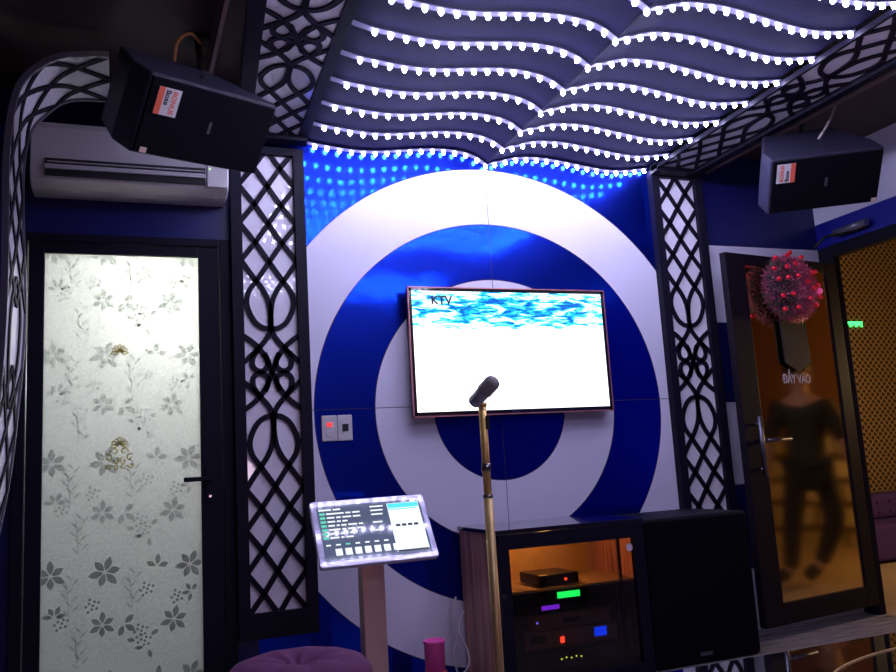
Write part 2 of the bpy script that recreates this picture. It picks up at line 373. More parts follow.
for P, side in ((LP, 'left'), (RP, 'right')):
    proto = strip_proto(P, side)
    for k in [*range(10), 15, 16, 17, 18, 19]:
        y = -.022-.2065*k
        if k == 0: r = proto
        elif k < 10:
            r = proto.copy(); C.objects.link(r)
            for ch in proto.children:
                c = ch.copy(); C.objects.link(c); c.parent = r
        else:       # seen only as tiny reflections
            if k == 15:
                bm = strip_bm(P)
                for f in bm.faces: f.material_index = 0
                for x in (LX if side == 'left' else RX):
                    g = bmesh.ops.create_icosphere(bm, subdivisions=1, radius=.010, matrix=Matrix.Translation((x, 0, prof(P, x)-.012)))
                    for v in g['verts']:
                        for f in v.link_faces: f.material_index = 1
                r = obj('led_strip', bm, [sleeve, led_on]); far_me[side] = r
            else:
                r = far_me[side].copy(); C.objects.link(r)
        r.location = (0, y, -SL*y)
        if k < 10: tag(r, 'lit white light strip on %s wing of wavy ceiling, %s' % (side, ORD[k]), 'light strip', 'light strips across the wavy ceiling')
        else: tag(r, 'white light strip far back on the %s wing of the wavy ceiling, behind the tenth' % side, 'light strip', 'far light strips on the %s wing' % side)

# ------------------------------------------------------------ lattice panels
TH = .105     # half stroke width in u units
def quarter():
    S = []
    S.append([(0, .195), (-.30, .200), (-.62, .232), (-.86, .300), (-.80, .36), (-.5, .414), (-.25, .458), (0, .503)])
    S.append([(-.5, .414), (-.25, .37), (-.07, .318), (0, .25), (0, .195)])
    S.append([(0, .215), (-.10, .165), (-.47, .108), (-1.05, .042)])
    S.append([(-1.05, .165), (-.75, .14), (-.47, .108), (-.2, .06), (0, .0)])
    S.append([(-.47, .108), (-.70, .062), (-.68, .022), (-.43, .004), (-.18, .022), (-.17, .055), (-.28, .085)])
    S.append([(-1.05, .475), (-.8, .455), (-.5, .414)] if False else [(-.5, .414), (-.75, .455), (-1.05, .51)])
    return S
def lattice_paths(end):
    S = []
    for s in quarter():
        for mx in (1, -1):
            for my in (1, -1): S.append([(u*mx, v*my) for u, v in s])
    # straight diamond grid beyond the teardrops
    st = .0895
    for my in (1, -1):
        k = 0; v = .503-.0
        while v < end+.2:
            for a, b in ((0, .5), (0, -.5), (.5, 1.08), (-.5, -1.08)):
                va, vb = (v, v+st)
                if abs(a) == .5: S.append([(a, (v+st)*my), (b, (v+2*st)*my)]); S.append([(a, (v+st)*my), (b, (v)*my)])
                else: S.append([(a, v*my), (b, (v+st)*my)]); S.append([(b, (v+st)*my), (a, (v+2*st)*my)])
            v += 2*st
    return S
def lattice_bm(paths, f, u0_, u1_, v0_, v1_, wu, wv, th0, th1, hw=.0118):
    """f(u,v,depth)->3D; wu, wv = half widths in metres per unit of u and v"""
    bm = bmesh.new()
    for s in paths:
        q = catmull(s, 5) if len(s) > 2 else [(s[0][0]+(s[1][0]-s[0][0])*j/8, s[0][1]+(s[1][1]-s[0][1])*j/8) for j in range(9)]
        P = [(u*wu, v*wv) for u, v in q]
        run = []
        def flush(run):
            if len(run) < 2: return
            L, R = [], []
            for i, p in enumerate(run):
                a = run[max(i-1, 0)]; b = run[min(i+1, len(run)-1)]
                dx, dy = b[0]-a[0], b[1]-a[1]; l = math.hypot(dx, dy) or 1
                nx, ny = -dy/l*hw, dx/l*hw
                L.append((p[0]+nx, p[1]+ny)); R.append((p[0]-nx, p[1]-ny))
            def cl(p): return (min(max(p[0]/wu, u0_), u1_), min(max(p[1]/wv, v0_), v1_))
            V = [[bm.verts.new(f(*cl(p), d)) for p in X] for X in (L, R) for d in (th0, th1)]
            for i in range(len(run)-1):
                for a, b in ((0, 1), (1, 3), (3, 2), (2, 0)):
                    bm.faces.new((V[a][i], V[a][i+1], V[b][i+1], V[b][i]))
            for i in (0, len(run)-1): bm.faces.new((V[0][i], V[1][i], V[3][i], V[2][i]))
        for p in P:
            u, v = p[0]/wu, p[1]/wv
            if u0_-.12 <= u <= u1_+.12 and v0_-.015 <= v <= v1_+.015: run.append(p)
            else: flush(run); run = []
        flush(run)
    bmesh.ops.dissolve_degenerate(bm, dist=1e-5, edges=bm.edges)
    return bm

def wall_panel(label, x0, x1, z0, z1, mid, top=None):
    t = thing('lattice_screen', label, 'lattice panel', ((x0+x1)/2, -.03, z0), group=None)
    cx = (x0+x1)/2; ix0, ix1, iz0, iz1 = x0+.048, x1-.048, z0+.105, z1-.035
    obj('backing', box_bm((ix0-.01, -.018, iz0-.01), (ix1+.01, -.002, iz1+.01)), acrylic, t)
    bm = bmesh.new()
    add_box(bm, (x0, -.045, z0), (ix0, -.002, z1)); add_box(bm, (ix1, -.045, z0), (x1, -.002, z1))
    add_box(bm, (ix0, -.045, z0), (ix1, -.002, iz0)); add_box(bm, (ix0, -.045, iz1), (ix1, -.002, z1))
    obj('frame', bm, frame_black, t)
    hw = (ix1-ix0)/2
    f = lambda u, v, d: (cx+u*hw, -d, mid+v)
    obj('fretwork', lattice_bm(lattice_paths(1.3), f, -1, 1, iz0-mid, iz1-mid, hw, 1.0, .0185, .026), frame_black, t)
    return t
wall_panel('tall black framed white lattice panel between the frosted door and the ringed wall', -1.285, -.948, .28, 2.455, 1.41)
wall_panel('tall black framed white lattice panel between the television and the amber glass door', .985, 1.322, .28, 2.50, 1.435)

def ceiling_band(label, a0, a1, b0, b1, o0, o1, z, mids, vs):
    """a: lattice inner edge x at y=-.25 and y=-1.35, b: lattice outer edge; o: frame edges offsets"""
    t = thing('ceiling_lattice_band', label, 'lattice band', ((a0+b0)/2, -1.2, z))
    def lin(p, q, y): return p+(q-p)*((-y-.25)/1.1)
    Y0, Y1 = -.05, -3.2
    def edge(p, q, off, y): return lin(p, q, y)+off
    def slab(pL, pR, z0_, z1_, ya=Y0, yb=Y1):
        bm = bmesh.new(); vs_ = []
        for y in (ya, yb):
            for z_ in (z0_, z1_):
                vs_ += [bm.verts.new((pL(y), y, z_-SL*y)), bm.verts.new((pR(y), y, z_-SL*y))]
        a, b, c, d, e, f_, g, h = vs_
        for F in ((a, b, d, c), (e, g, h, f_), (a, e, f_, b), (c, d, h, g), (a, c, g, e), (b, f_, h, d)): bm.faces.new(F)
        return bm
    sgn = 1 if a0 > b0 else -1      # +1: lattice left of its inner edge
    A = lambda y: lin(a0, a1, y); B = lambda y: lin(b0, b1, y)
    obj('backing', slab(lambda y: B(y), lambda y: A(y), z+.004, z+.016), acrylic, t)
    # frame: an inner rail, an outer rail, a rail at the wall
    i0 = slab(A, lambda y: A(y)+sgn*o0, z-.007, z+.017); me = bpy.data.meshes.new('x')
    o2 = slab(lambda y: B(y)-sgn*o1, B, z-.022, z+.03)
    m2 = bpy.data.meshes.new('y'); o2.to_mesh(m2); i0.from_mesh(m2); o2.free()
    o3 = slab(lambda y: B(y)-sgn*o1, lambda y: A(y)+sgn*o0, z-.022, z+.03, -.047, -.11); m3 = bpy.data.meshes.new('z'); o3.to_mesh(m3); i0.from_mesh(m3); o3.free()
    obj('frame', i0, frame_black, t)
    f = lambda u, v, d: ((A(v)+B(v))/2+u*abs(A(v)-B(v))/2, v, z-SL*v-d)
    paths = []
    for m_ in mids:
        for s in lattice_paths(.70): paths.append([(u, m_+v*vs) for u, v in s if abs(v*vs) < .92])
    paths = [s for s in paths if len(s) > 1]
    obj('fretwork', lattice_bm(paths, f, -1, 1, Y1+.05, -.10, abs(a0-b0)/2, 1.0, -.003, .006, hw=.0098), frame_black, t)
    return t
ceiling_band('black lattice band on white backing along the left edge of the lit ceiling', -.99, -1.04, -1.215, -1.31, .045, .06, 2.490, (-.93, -2.75), 1.0)
ceiling_band('black lattice band on white backing along the right edge of the lit ceiling', 0.995, .995, 1.23, 1.295, .016, .05, 2.492, (-.98, -2.80), 1.0)

# side drops closing the lit ceiling to the outer one
drop_brown = mat('brown_ceiling_drop', (.20, .12, .12), .7, noise=.15, nscale=6)
struct('trim_3', box_bm((-1.425, -4.7, 2.52), (-1.41, -.001, ZC)), drop_brown)
struct('trim_4', box_bm((1.385, -4.7, 2.52), (1.40, -.001, ZC)), drop_brown)

# curved lattice ribbon by the left wall
def ribbon():
    t = thing('lattice_ribbon', 'curved white ribbon with black lattice bending down the left side beside the frosted door', 'lattice band', (-2.1, -.6, .3))
    near = [(-1.785, -.80, 2.44), (-1.94, -.77, 2.43), (-2.04, -.74, 2.37), (-2.085, -.72, 2.28), (-2.105, -.71, 2.10), (-2.106, -.70, 1.90), (-2.104, -.70, 1.65), (-2.110, -.70, 1.42), (-2.122, -.70, 1.22), (-2.14, -.70, 1.0), (-2.17, -.70, .75), (-2.20, -.70, .45)]
    far = [(-1.785, -.45, 2.43), (-1.93, -.46, 2.41), (-2.01, -.47, 2.34), (-2.062, -.50, 2.24), (-2.082, -.48, 2.10), (-2.080, -.47, 1.90), (-2.070, -.46, 1.65), (-2.075, -.46, 1.42), (-2.090, -.46, 1.22), (-2.11, -.46, 1.0), (-2.15, -.46, .75), (-2.19, -.46, .45)]
    Nn, Ff = [Vector(p) for p in catmull(near, 8)], [Vector(p) for p in catmull(far, 8)]
    n = len(Nn); cum = [0]
    for i in range(1, n): cum.append(cum[-1]+((Nn[i]+Ff[i])/2-(Nn[i-1]+Ff[i-1])/2).length)
    T = cum[-1]
    def f(u, v, d):
        v = min(max(v, 0), T-1e-4); i = 0
        while i < n-2 and cum[i+1] < v: i += 1
        k = (v-cum[i])/(cum[i+1]-cum[i])
        a = Nn[i].lerp(Nn[i+1], k); b = Ff[i].lerp(Ff[i+1], k)
        tan = ((Nn[i+1]+Ff[i+1])-(Nn[i]+Ff[i])).normalized(); nrm = (b-a).normalized().cross(tan).normalized()
        return a.lerp(b, (u+1)/2)+nrm*d*RS
    RS = -1.0
    pr = (Vector((-1.5, -3.8, .95))-(Nn[30]+Ff[30])/2)
    t0 = f(0, cum[30], .1)-f(0, cum[30], 0)
    if t0.dot(pr) < 0: RS = 1.0
    def sheet(u0_, u1_, d0, d1, v0=0, v1=T):
        bm = bmesh.new(); G = []
        K = 90
        for i in range(K+1):
            v = v0+(v1-v0)*i/K
            G.append([bm.verts.new(f(u, v, d)) for u, d in ((u0_, d0), (u1_, d0), (u1_, d1), (u0_, d1))])
        for i in range(K):
            for j in range(4):
                fc = bm.faces.new((G[i][j], G[i][(j+1) % 4], G[i+1][(j+1) % 4], G[i+1][j])); fc.smooth = False
        bm.faces.new(G[0]); bm.faces.new(G[-1][::-1]); return bm
    obj('backing', sheet(-.97, .97, -.012, 0), acrylic, t)
    grey_rail = mat('grey_metal_rail', (.16, .15, .20), .35, metal=.6)
    obj('edge_rail', sheet(-1.03, -.95, -.014, .008), grey_rail, t); obj('edge_rail', sheet(.95, 1.03, -.014, .008), grey_rail, t)
    paths = []; st = .105; v = 0; lo = 1.02
    while v < T+.3:
        if not (0.95 < v < 1.15):
            for a, b in ((0, .5), (0, -.5), (1.0, .5), (-1.0, -.5)):
                paths.append([(a, v), (b, v+st)]); paths.append([(b, v+st), (a, v+2*st)])
        v += 2*st
    for s in (1, -1):
        paths.append([(0, .95), (s*.45, 1.05), (s*.5, 1.2), (s*.25, 1.35), (0, 1.4)])
    P2 = []
    for s in paths:
        if len(s) == 2: s = [tuple(s[0][k]+(s[1][k]-s[0][k])*j/4 for k in (0, 1)) for j in range(5)]
        P2.append(s)
    bmx = lattice_bm(P2, f, -1, 1, 0, T, .125, 1.0, .001, .006, hw=.0095)
    obj('fretwork', bmx, frame_black, t)
ribbon()

# ------------------------------------------------------------ left door with frosted glass (door_1)
bm = bmesh.new()
X0, X1, ZT = -2.15, -1.29, 2.01
add_box(bm, (X0, -.02, 0), (X0+.045, .10, ZT)); add_box(bm, (X1-.045, -.02, 0), (X1, .10, ZT)); add_box(bm, (X0+.045, -.02, ZT-.035), (X1-.045, .10, ZT))
d1 = struct('door_1', bm, frame_black, bevel=.003)
bm = bmesh.new()
add_box(bm, (-2.10, -.012, .02), (-2.04, .03, 1.972)); add_box(bm, (-1.426, -.012, .02), (-1.338, .03, 1.972))
add_box(bm, (-2.04, -.012, 1.927), (-1.426, .03, 1.972)); add_box(bm, (-2.04, -.012, .02), (-1.426, .03, .14))
struct('door_leaf_frame', bm, frame_black, d1, bevel=.003)
def translucent(name, col, mixg=.12):
    m = bpy.data.materials.new(name); m.use_nodes = True; nt = m.node_tree; nt.nodes.remove(nt.nodes['Principled BSDF'])
    tr = N(nt, 'ShaderNodeBsdfTranslucent'); tr.inputs[0].default_value = (*col, 1)
    df = N(nt, 'ShaderNodeBsdfDiffuse'); df.inputs[0].default_value = (*[c*.5 for c in col], 1)
    gl = N(nt, 'ShaderNodeBsdfGlossy'); gl.inputs['Roughness'].default_value = .15
    tc = N(nt, 'ShaderNodeTexCoord'); nz = N(nt, 'ShaderNodeTexNoise'); nz.inputs['Scale'].default_value = 130; nt.links.new(tc.outputs['Object'], nz.inputs['Vector'])
    mc = N(nt, 'ShaderNodeMix', data_type='RGBA'); mc.inputs[6].default_value = (*[c*.8 for c in col], 1); mc.inputs[7].default_value = (*[min(1, c*1.15) for c in col], 1)
    nt.links.new(nz.outputs['Fac'], mc.inputs[0]); nt.links.new(mc.outputs[2], tr.inputs[0])
    a = N(nt, 'ShaderNodeMixShader'); a.inputs[0].default_value = .25; nt.links.new(tr.outputs[0], a.inputs[1]); nt.links.new(df.outputs[0], a.inputs[2])
    b = N(nt, 'ShaderNodeMixShader'); b.inputs[0].default_value = .05; nt.links.new(a.outputs[0], b.inputs[1]); nt.links.new(gl.outputs[0], b.inputs[2])
    nt.links.new(b.outputs[0], nt.nodes['Material Output'].inputs[0]); return m
frost = translucent('frosted_glass_film', (.82, .83, .82)); petal_m = translucent('printed_grey_petals', (.45, .47, .47)); petal_l = translucent('faint_twigs_and_glared_petals', (.66, .69, .68))
reflection_m = translucent('gold_lamp_reflection', (1.0, .84, .45))
bm = bmesh.new(); add_box(bm, (-2.045, .004, .135), (-1.421, .008, 1.93))
GY = .0035
def leaf_face(cx, cz, ang, L, W, mi, y=GY):
    P = []
    for t, s in ((0, 0), (.18, .55), (.45, 1), (.72, .8), (1, 0), (.72, -.8), (.45, -1), (.18, -.55)):
        a, b = t*L, s*W/2; x = cx+a*math.cos(ang)-b*math.sin(ang); z = cz+a*math.sin(ang)+b*math.cos(ang)
        P.append((min(max(x, -2.038), -1.428), y, min(max(z, .142), 1.925)))
    try: bm.faces.new([bm.verts.new(p) for p in P]).material_index = mi
    except Exception: pass
def flower(cx, cz, r, n, a0, span=2*PI, mi=1):
    for i in range(n):
        a = a0+span*i/(n if span > 6 else n-1); leaf_face(cx+.006*math.cos(a), cz+.006*math.sin(a), a, r*(1 if i % 2 else .88), r*.48, mi)
def berries(cx, cz, mi=1, n=9, R=.03):
    for i in range(n):
        a = i*2.4; rr = R*math.sqrt((i+.3)/n); x, z = cx+rr*math.cos(a), cz+rr*math.sin(a)
        bm.faces.new([bm.verts.new((min(max(x+.0062*math.cos(k*PI/3), -2.038), -1.428), GY, z+.0062*math.sin(k*PI/3))) for k in range(6)]).material_index = mi
def twig(cx, cz, mi=2):
    for i in range(9):
        z = cz-.07+.017*i; s = 1 if i % 2 else -1
        leaf_face(cx+.012*math.sin(i), z, PI/2-s*.75, .04, .008, mi); 
    leaf_face(cx, cz-.08, PI/2+.1, .17, .004, mi)
T0 = .2170
for rep in range(-1, 5):
    dz = rep*.441; mi = 1 if rep < 1 else (2 if rep < 2 else 3)  # petals paler higher up: glare through the pane put into their colour
    Z = lambda z: z+dz
    if Z(.40) < 1.93:
        flower(-1.815, Z(.405), .047, 6, .5, mi=mi); flower(-1.541, Z(.397), .052, 6, .3, mi=mi)
        flower(-1.735, Z(.40), .050, 3, -1.9, 2.6, mi=mi); flower(-1.606, Z(.615), .046, 3, .2, 2.5, mi=mi)
        flower(-1.805, Z(.609), .060, 6, .2, mi=mi); flower(-2.006, Z(.612), .056, 6, .55, mi=mi); flower(-1.476, Z(.611), .055, 6, .1, mi=mi)
        flower(-1.99, Z(.455), .04, 4, .1, 3.0, mi=mi); flower(-1.47, Z(.50), .036, 4, 1.0, 3.4, mi=mi)
        for c in ((-1.855, .484), (-1.649, .528), (-1.968, .428), (-1.673, .366), (-1.529, .487), (-1.66, .325)): berries(c[0], Z(c[1]), mi)
        for a in ((-1.69, .33, 2.9), (-1.63, .345, .6), (-1.66, .30, 3.1), (-1.64, .29, -1.3)): leaf_face(a[0], Z(a[1]), a[2], .035, .018, mi)
        twig(-1.902, Z(.757)-.441, max(mi, 2)); twig(-1.935, Z(.52), max(mi, 2)); twig(-1.70, Z(.525), max(mi, 2))
gp = struct('glass_pane', bm, [frost, petal_m, petal_l, translucent('petals_in_full_glare', (.80, .83, .80))], d1)
# gold lamp reflections painted in as crest shapes on the glass
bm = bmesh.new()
def reflection_shape(cx, cz, full):
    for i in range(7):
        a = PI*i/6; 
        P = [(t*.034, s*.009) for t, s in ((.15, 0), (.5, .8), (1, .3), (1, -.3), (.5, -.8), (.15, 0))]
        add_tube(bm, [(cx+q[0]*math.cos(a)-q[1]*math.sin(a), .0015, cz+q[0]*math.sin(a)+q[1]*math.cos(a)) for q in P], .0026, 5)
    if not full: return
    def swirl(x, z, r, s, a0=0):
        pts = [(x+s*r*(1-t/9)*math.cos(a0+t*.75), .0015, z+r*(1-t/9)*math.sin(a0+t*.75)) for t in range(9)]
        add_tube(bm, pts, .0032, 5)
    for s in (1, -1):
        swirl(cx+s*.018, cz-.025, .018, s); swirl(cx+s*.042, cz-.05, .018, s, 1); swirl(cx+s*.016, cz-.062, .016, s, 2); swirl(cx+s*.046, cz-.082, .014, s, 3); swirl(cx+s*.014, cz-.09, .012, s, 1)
reflection_shape(-1.750, 1.505, False); reflection_shape(-1.750, 1.115, True)
struct('painted_reflection', bm, reflection_m, d1, label='gold lamp reflection painted on the glass')
bm = bmesh.new()
add_cyl(bm, (-1.392, -.012, .958), (-1.392, -.045, .958), .011); add_box(bm, (-1.500, -.055, .949), (-1.382, -.040, .968)); add_box(bm, (-1.408, -.018, .86), (-1.376, -.012, 1.02))
struct('door_handle', bm, frame_black, d1, bevel=.002)
bm = bmesh.new(); add_cyl(bm, (-1.392, -.018, .885), (-1.392, -.026, .885), .006); struct('keyhole', bm, chrome, d1)
# shallow bright room behind the frosted door
wl = mat('pale_tiled_room', (.45, .46, .46), .5)
bm = bmesh.new()
add_box(bm, (WL, 1.2, 0), (-1.0, 1.3, 2.3)); add_box(bm, (-1.05, .12, 0), (-.95, 1.2, 2.3)); add_box(bm, (WL, .12, 2.2), (-1.05, 1.2, 2.3)); add_box(bm, (WL, .12, -.1), (-1.05, 1.2, 0))
struct('wall_bathroom', bm, wl)

# ------------------------------------------------------------ air conditioner
t = thing('air_conditioner', 'white wall mounted air conditioner above the frosted door', 'air conditioner', (-1.70, -.1, 2.16))
acw = mat('aged_white_plastic', (.50, .46, .50), .4)
bm = bmesh.new()
pr = [(0, 2.165), (-.13, 2.165), (-.185, 2.185), (-.20, 2.215), (-.20, 2.40), (-.185, 2.428), (-.15, 2.436), (0, 2.436)]
A = [bm.verts.new((-2.085, y, z)) for y, z in pr]; B = [bm.verts.new((-1.31, y, z)) for y, z in pr]
bm.faces.new(A); bm.faces.new(B[::-1])
for i in range(len(pr)): bm.faces.new((A[i], A[(i+1) % len(pr)], B[(i+1) % len(pr)], B[i]))
obj('body', bm, acw, t, bevel=.006)
obj('outlet', box_bm((-2.03, -.204, 2.198), (-1.408, -.195, 2.270)), mat('dark_vent', (.01, .01, .014), .7), t)
obj('louver', box_bm((-2.03, -.214, 2.224), (-1.408, -.200, 2.243)), acw, t, bevel=.002)
obj('louver', box_bm((-2.02, -.212, 2.252), (-1.412, -.203, 2.256)), acw, t)
obj('end_panel', box_bm((-1.40, -.206, 2.19), (-1.316, -.196, 2.30)), plastic_white, t, bevel=.002)
obj('indicator_light', box_bm((-1.392, -.208, 2.265), (-1.385, -.205, 2.270)), mat('green_glow', (0, 0, 0), .5, emit=(.5, 1, .3), es=2), t)

# ------------------------------------------------------------ television
t = thing('television', 'wide flat television with lit water picture hanging in the middle of the rings', 'television', (.053, -.05, 1.183))
obj('housing', box_bm((-.478, -.075, 1.185), (.586, -.035, 1.797)), mat('black_tv_back', (.01, .01, .012), .4), t, bevel=.004)
bm = bmesh.new()
a, b, c, d_, wd = -.483, .591, 1.180, 1.802, .005
add_box(bm, (a, -.083, c), (b, -.07, c+.006)); add_box(bm, (a, -.083, d_-wd), (b, -.07, d_)); add_box(bm, (a, -.083, c), (a+wd, -.07, d_)); add_box(bm, (b-wd, -.083, c), (b, -.07, d_))
obj('trim', bm, rose, t, label='rose metal edge')
bm = bmesh.new()
add_box(bm, (a+.005, -.080, c+.006), (b-.005, -.074, c+.024)); add_box(bm, (a+.005, -.080, d_-.020), (b-.005, -.074, d_-.005)); add_box(bm, (a+.005, -.080, c), (a+.020, -.074, d_-.005)); add_box(bm, (b-.020, -.080, c), (b-.005, -.074, d_-.005))
obj('bezel', bm, black_gloss, t)
sc_ = obj('screen', box_bm((a+.018, -.0775, c+.022), (b-.018, -.0745, d_-.018)), screen_material(), t)
ink = mat('dark_print', (.02, .02, .05), .5)
text_mesh('KTV', .058, Matrix.Translation((-.312, -.0783, 1.735)) @ STAND, ink, 'caption', sc_, extrude=.0003, bold=.0018)
bm = bmesh.new(); add_box(bm, (.02, -.0805, 1.190), (.06, -.080, 1.196)); obj('logo', bm, chrome, t)
bm = bmesh.new(); add_box(bm, (-.15, -.035, 1.35), (.25, -.001, 1.6)); obj('wall_mount', bm, rubber, t)

# ------------------------------------------------------------ wall switches
for nm, lab, x0, x1 in (('switch_plate', 'white switch plate with a red indicator, left of the pair on blue wall', -.900, -.829), ('socket_plate', 'white plate with a black square, right of the pair on blue wall', -.827, -.758)):
    t = thing(nm, lab, 'wall switch', ((x0+x1)/2, 0, 1.093))
    obj('plate', box_bm((x0, -.012, 1.093), (x1, -.001, 1.209)), plastic_white, t, bevel=.003)
    if nm == 'switch_plate':
        obj('indicator', box_bm((x0+.024, -.015, 1.158), (x0+.048, -.011, 1.176)), mat('red_glow', (.6, .02, .02), .4, emit=(1, .05, .05), es=1.3), t, label='red lit indicator')
        obj('rocker', box_bm((x0+.02, -.015, 1.112), (x0+.052, -.011, 1.140)), plastic_white, t, bevel=.001)
    else: obj('key_slot', box_bm((x0+.022, -.015, 1.136), (x0+.050, -.011, 1.168)), rubber, t, label='black square')

# ------------------------------------------------------------ hanging speakers
def speaker(label, loc, rot, stick_x, stick_z, flip, tagx, mount, group=None):
    W_, H_, D_ = .530, .275, .36
    t = thing('hanging_speaker', label, 'speaker', loc, rot)
    bm = bmesh.new(); ring = []
    pf = [(-W_/2, 0), (W_/2, 0), (W_/2, .12), (W_/2*.66, D_), (-W_/2*.66, D_), (-W_/2, .12)]
    A = [bm.verts.new((x, y, -H_/2)) for x, y in pf]; B = [bm.verts.new((x, y, H_/2)) for x, y in pf]
    bm.faces.new(A); bm.faces.new(B[::-1])
    for i in range(6): bm.faces.new((A[i], A[(i+1) % 6], B[(i+1) % 6], B[i]))
    local_child('cabinet', bm, spk_side, t, bevel=.012, seg=3)
    local_child('grille', box_bm((-W_/2+.008, -.010, -H_/2+.008), (W_/2-.008, .004, H_/2-.012)), grille_m, t, bevel=.004)
    sx, sz = stick_x, stick_z
    st = local_child('sticker', box_bm((sx-.043, -.0125, sz-.046), (sx+.043, -.0095, sz+.046)), plastic_white, t, label='white sticker with red stripe')
    o0, o1 = (sx-.043, sx-.021) if not flip else (sx+.021, sx+.043)
    c = local_child('stripe', box_bm((o0, -.0135, sz-.046), (o1, -.0120, sz+.046)), mat('orange_red_print', (.80, .13, .07), .5), t); c.parent = st
    rotz = Matrix.Rotation(PI/2 if flip else -PI/2, 4, 'Y')
    s = -1 if flip else 1
    for txt, size, dx, mt in (('BONUS', .024, .019, mat('orange_red_print', (.8, .13, .07))), ('Bose', .026, -.006, ink)):
        cu = text_mesh(txt, size, Matrix.Translation((sx+s*dx, -.0130, sz+(s*.014 if txt == 'Bose' else 0))) @ rotz.inverted() @ STAND, mt, 'lettering', None, extrude=.0003, bold=.0006)
        cu.parent = st
    local_child('badge', box_bm((-.006+.0, -.0125, -.02), (.006, -.009, .022)), mat('dull_badge', (.12, .12, .14), .3, metal=.6), t, bevel=.001)
    local_child('corner_tag', box_bm((tagx-.012, -.0125, -H_/2+.010), (tagx+.012, -.009, -H_/2+.028)), mat('pale_tag', (.7, .5, .45), .5), t)
    Mi = world_of(t)
    bm = bmesh.new(); top = Vector(mount[0]); low = Vector(mount[1]); 
    hit = Mi @ Vector((mount[2], .12, H_/2-.005))
    add_cyl(bm, top, top-Vector((0, 0, .012)), .05); add_cyl(bm, top, low, .012); bmesh.ops.create_uvsphere(bm, u_segments=16, v_segments=10, radius=.026, matrix=Matrix.Translation(low)); add_cyl(bm, low, hit, .014)
    obj('mounting_bracket', bm, rubber, t)
    bm = bmesh.new(); add_tube(bm, [mount_p for mount_p in catmull(mount[3], 8)], .006, 8)
    obj('cable', bm, mat(mount[4], mount[5], .5), t)
    return t
speaker('black speaker with an orange striped sticker hanging tilted above the frosted door', (-1.464, -.885, 2.170), (.636, -.095, .555), -.187, .055, False, -.225,
        ((-1.47, -.62, ZC-.001), (-1.46, -.66, 2.47), .02, [(-1.46, -.66, 2.60), (-1.50, -.70, 2.615), (-1.55, -.72, 2.56), (-1.56, -.68, 2.46), (-1.55, -.70, 2.36)], 'orange_cable', (.75, .33, .12)))
speaker('black speaker with an orange striped sticker hanging on the right above the amber glass door', (1.365, -.865, 2.177), (.663, -.054, -.404), -.195, .066, True, .24,
        ((1.46, -.70, ZC-.001), (1.43, -.68, 2.40), .02, [(1.50, -.86, 2.63), (1.50, -.86, 2.58), (1.47, -.84, 2.50), (1.43, -.80, 2.42), (1.42, -.74, 2.36)], 'pale_cable', (.35, .28, .28)))
bm = bmesh.new(); add_box(bm, (-1.99, -1.3, 2.60), (-1.81, -1.02, ZC-.001)); tag(obj('ceiling_fixture', bm, mat('beige_fixture', (.62, .45, .30), .5, emit=(.9, .7, .5), es=.15), bevel=.01), 'beige flat fixture on the dark ceiling above the curved lattice ribbon', 'ceiling fixture')

# ------------------------------------------------------------ rack cabinet
CX0, CX1, CY, CZ = -.268, .448, -.462, .670
t = thing('rack_cabinet', 'brown sided equipment cabinet with smoked glass door and amplifiers inside', 'cabinet', ((CX0+CX1)/2, -.22, 0))
obj('side_panel', box_bm((CX0, CY+.03, .0), (CX0+.018, -.02, CZ-.018)), wood, t, label='brown wood side')
obj('side_panel', box_bm((CX1-.018, CY+.03, .0), (CX1, -.02, CZ-.018)), wood, t)
obj('back_panel', box_bm((CX0+.018, -.035, 0), (CX1-.018, -.02, CZ-.018)), mat('tan_board', (.55, .38, .22), .5, noise=.2, nscale=8), t)
obj('bottom_panel', box_bm((CX0+.018, CY+.03, .02), (CX1-.018, -.035, .04)), black, t)
obj('top', box_bm((CX0-.006, CY-.002, CZ-.018), (CX1, -.012, CZ)), black_gloss, t, bevel=.002)
bm = bmesh.new()
add_box(bm, (CX0, CY, .0), (CX0+.047, CY+.03, CZ-.02)); add_box(bm, (CX1-.056, CY, .0), (CX1, CY+.03, CZ-.02)); add_box(bm, (CX0+.047, CY, .587), (CX1-.056, CY+.03, CZ-.02)); add_box(bm, (CX0+.047, CY, .0), (CX1-.056, CY+.03, .05))
dr = obj('door', bm, frame_black, t, bevel=.002)
def glass_material():
    m = bpy.data.materials.new('smoked_glass'); m.use_nodes = True; nt = m.node_tree; nt.nodes.remove(nt.nodes['Principled BSDF'])
    a = N(nt, 'ShaderNodeBsdfTransparent'); a.inputs[0].default_value = (.66, .58, .50, 1)
    b = N(nt, 'ShaderNodeBsdfGlossy'); b.inputs['Roughness'].default_value = .03; b.inputs[0].default_value = (.9, .9, 1, 1)
    fr = N(nt, 'ShaderNodeFresnel'); fr.inputs[0].default_value = 1.45
    mx = N(nt, 'ShaderNodeMixShader'); nt.links.new(fr.outputs[0], mx.inputs[0]); nt.links.new(a.outputs[0], mx.inputs[1]); nt.links.new(b.outputs[0], mx.inputs[2])
    nt.links.new(mx.outputs[0], nt.nodes['Material Output'].inputs[0]); return m
smoked = glass_material()
obj('glass', box_bm((CX0+.045, CY+.012, .05), (CX1-.054, CY+.016, .59)), smoked, dr)
bm = bmesh.new(); add_cyl(bm, (CX0+.008, CY, .40), (CX0+.008, CY-.012, .40), .010); obj('knob', bm, rubber, dr)
bm = bmesh.new(); add_cyl(bm, (CX1-.075, CY+.0118, .545), (CX1-.075, CY+.0105, .545), .017, n=28); obj('round_sticker', bm, mat('pale_sticker', (.75, .62, .72), .5), dr, label='round white sticker')
obj('divider', box_bm((CX1-.112, CY+.045, .05), (CX1-.104, CY+.06, .60)), black, t)
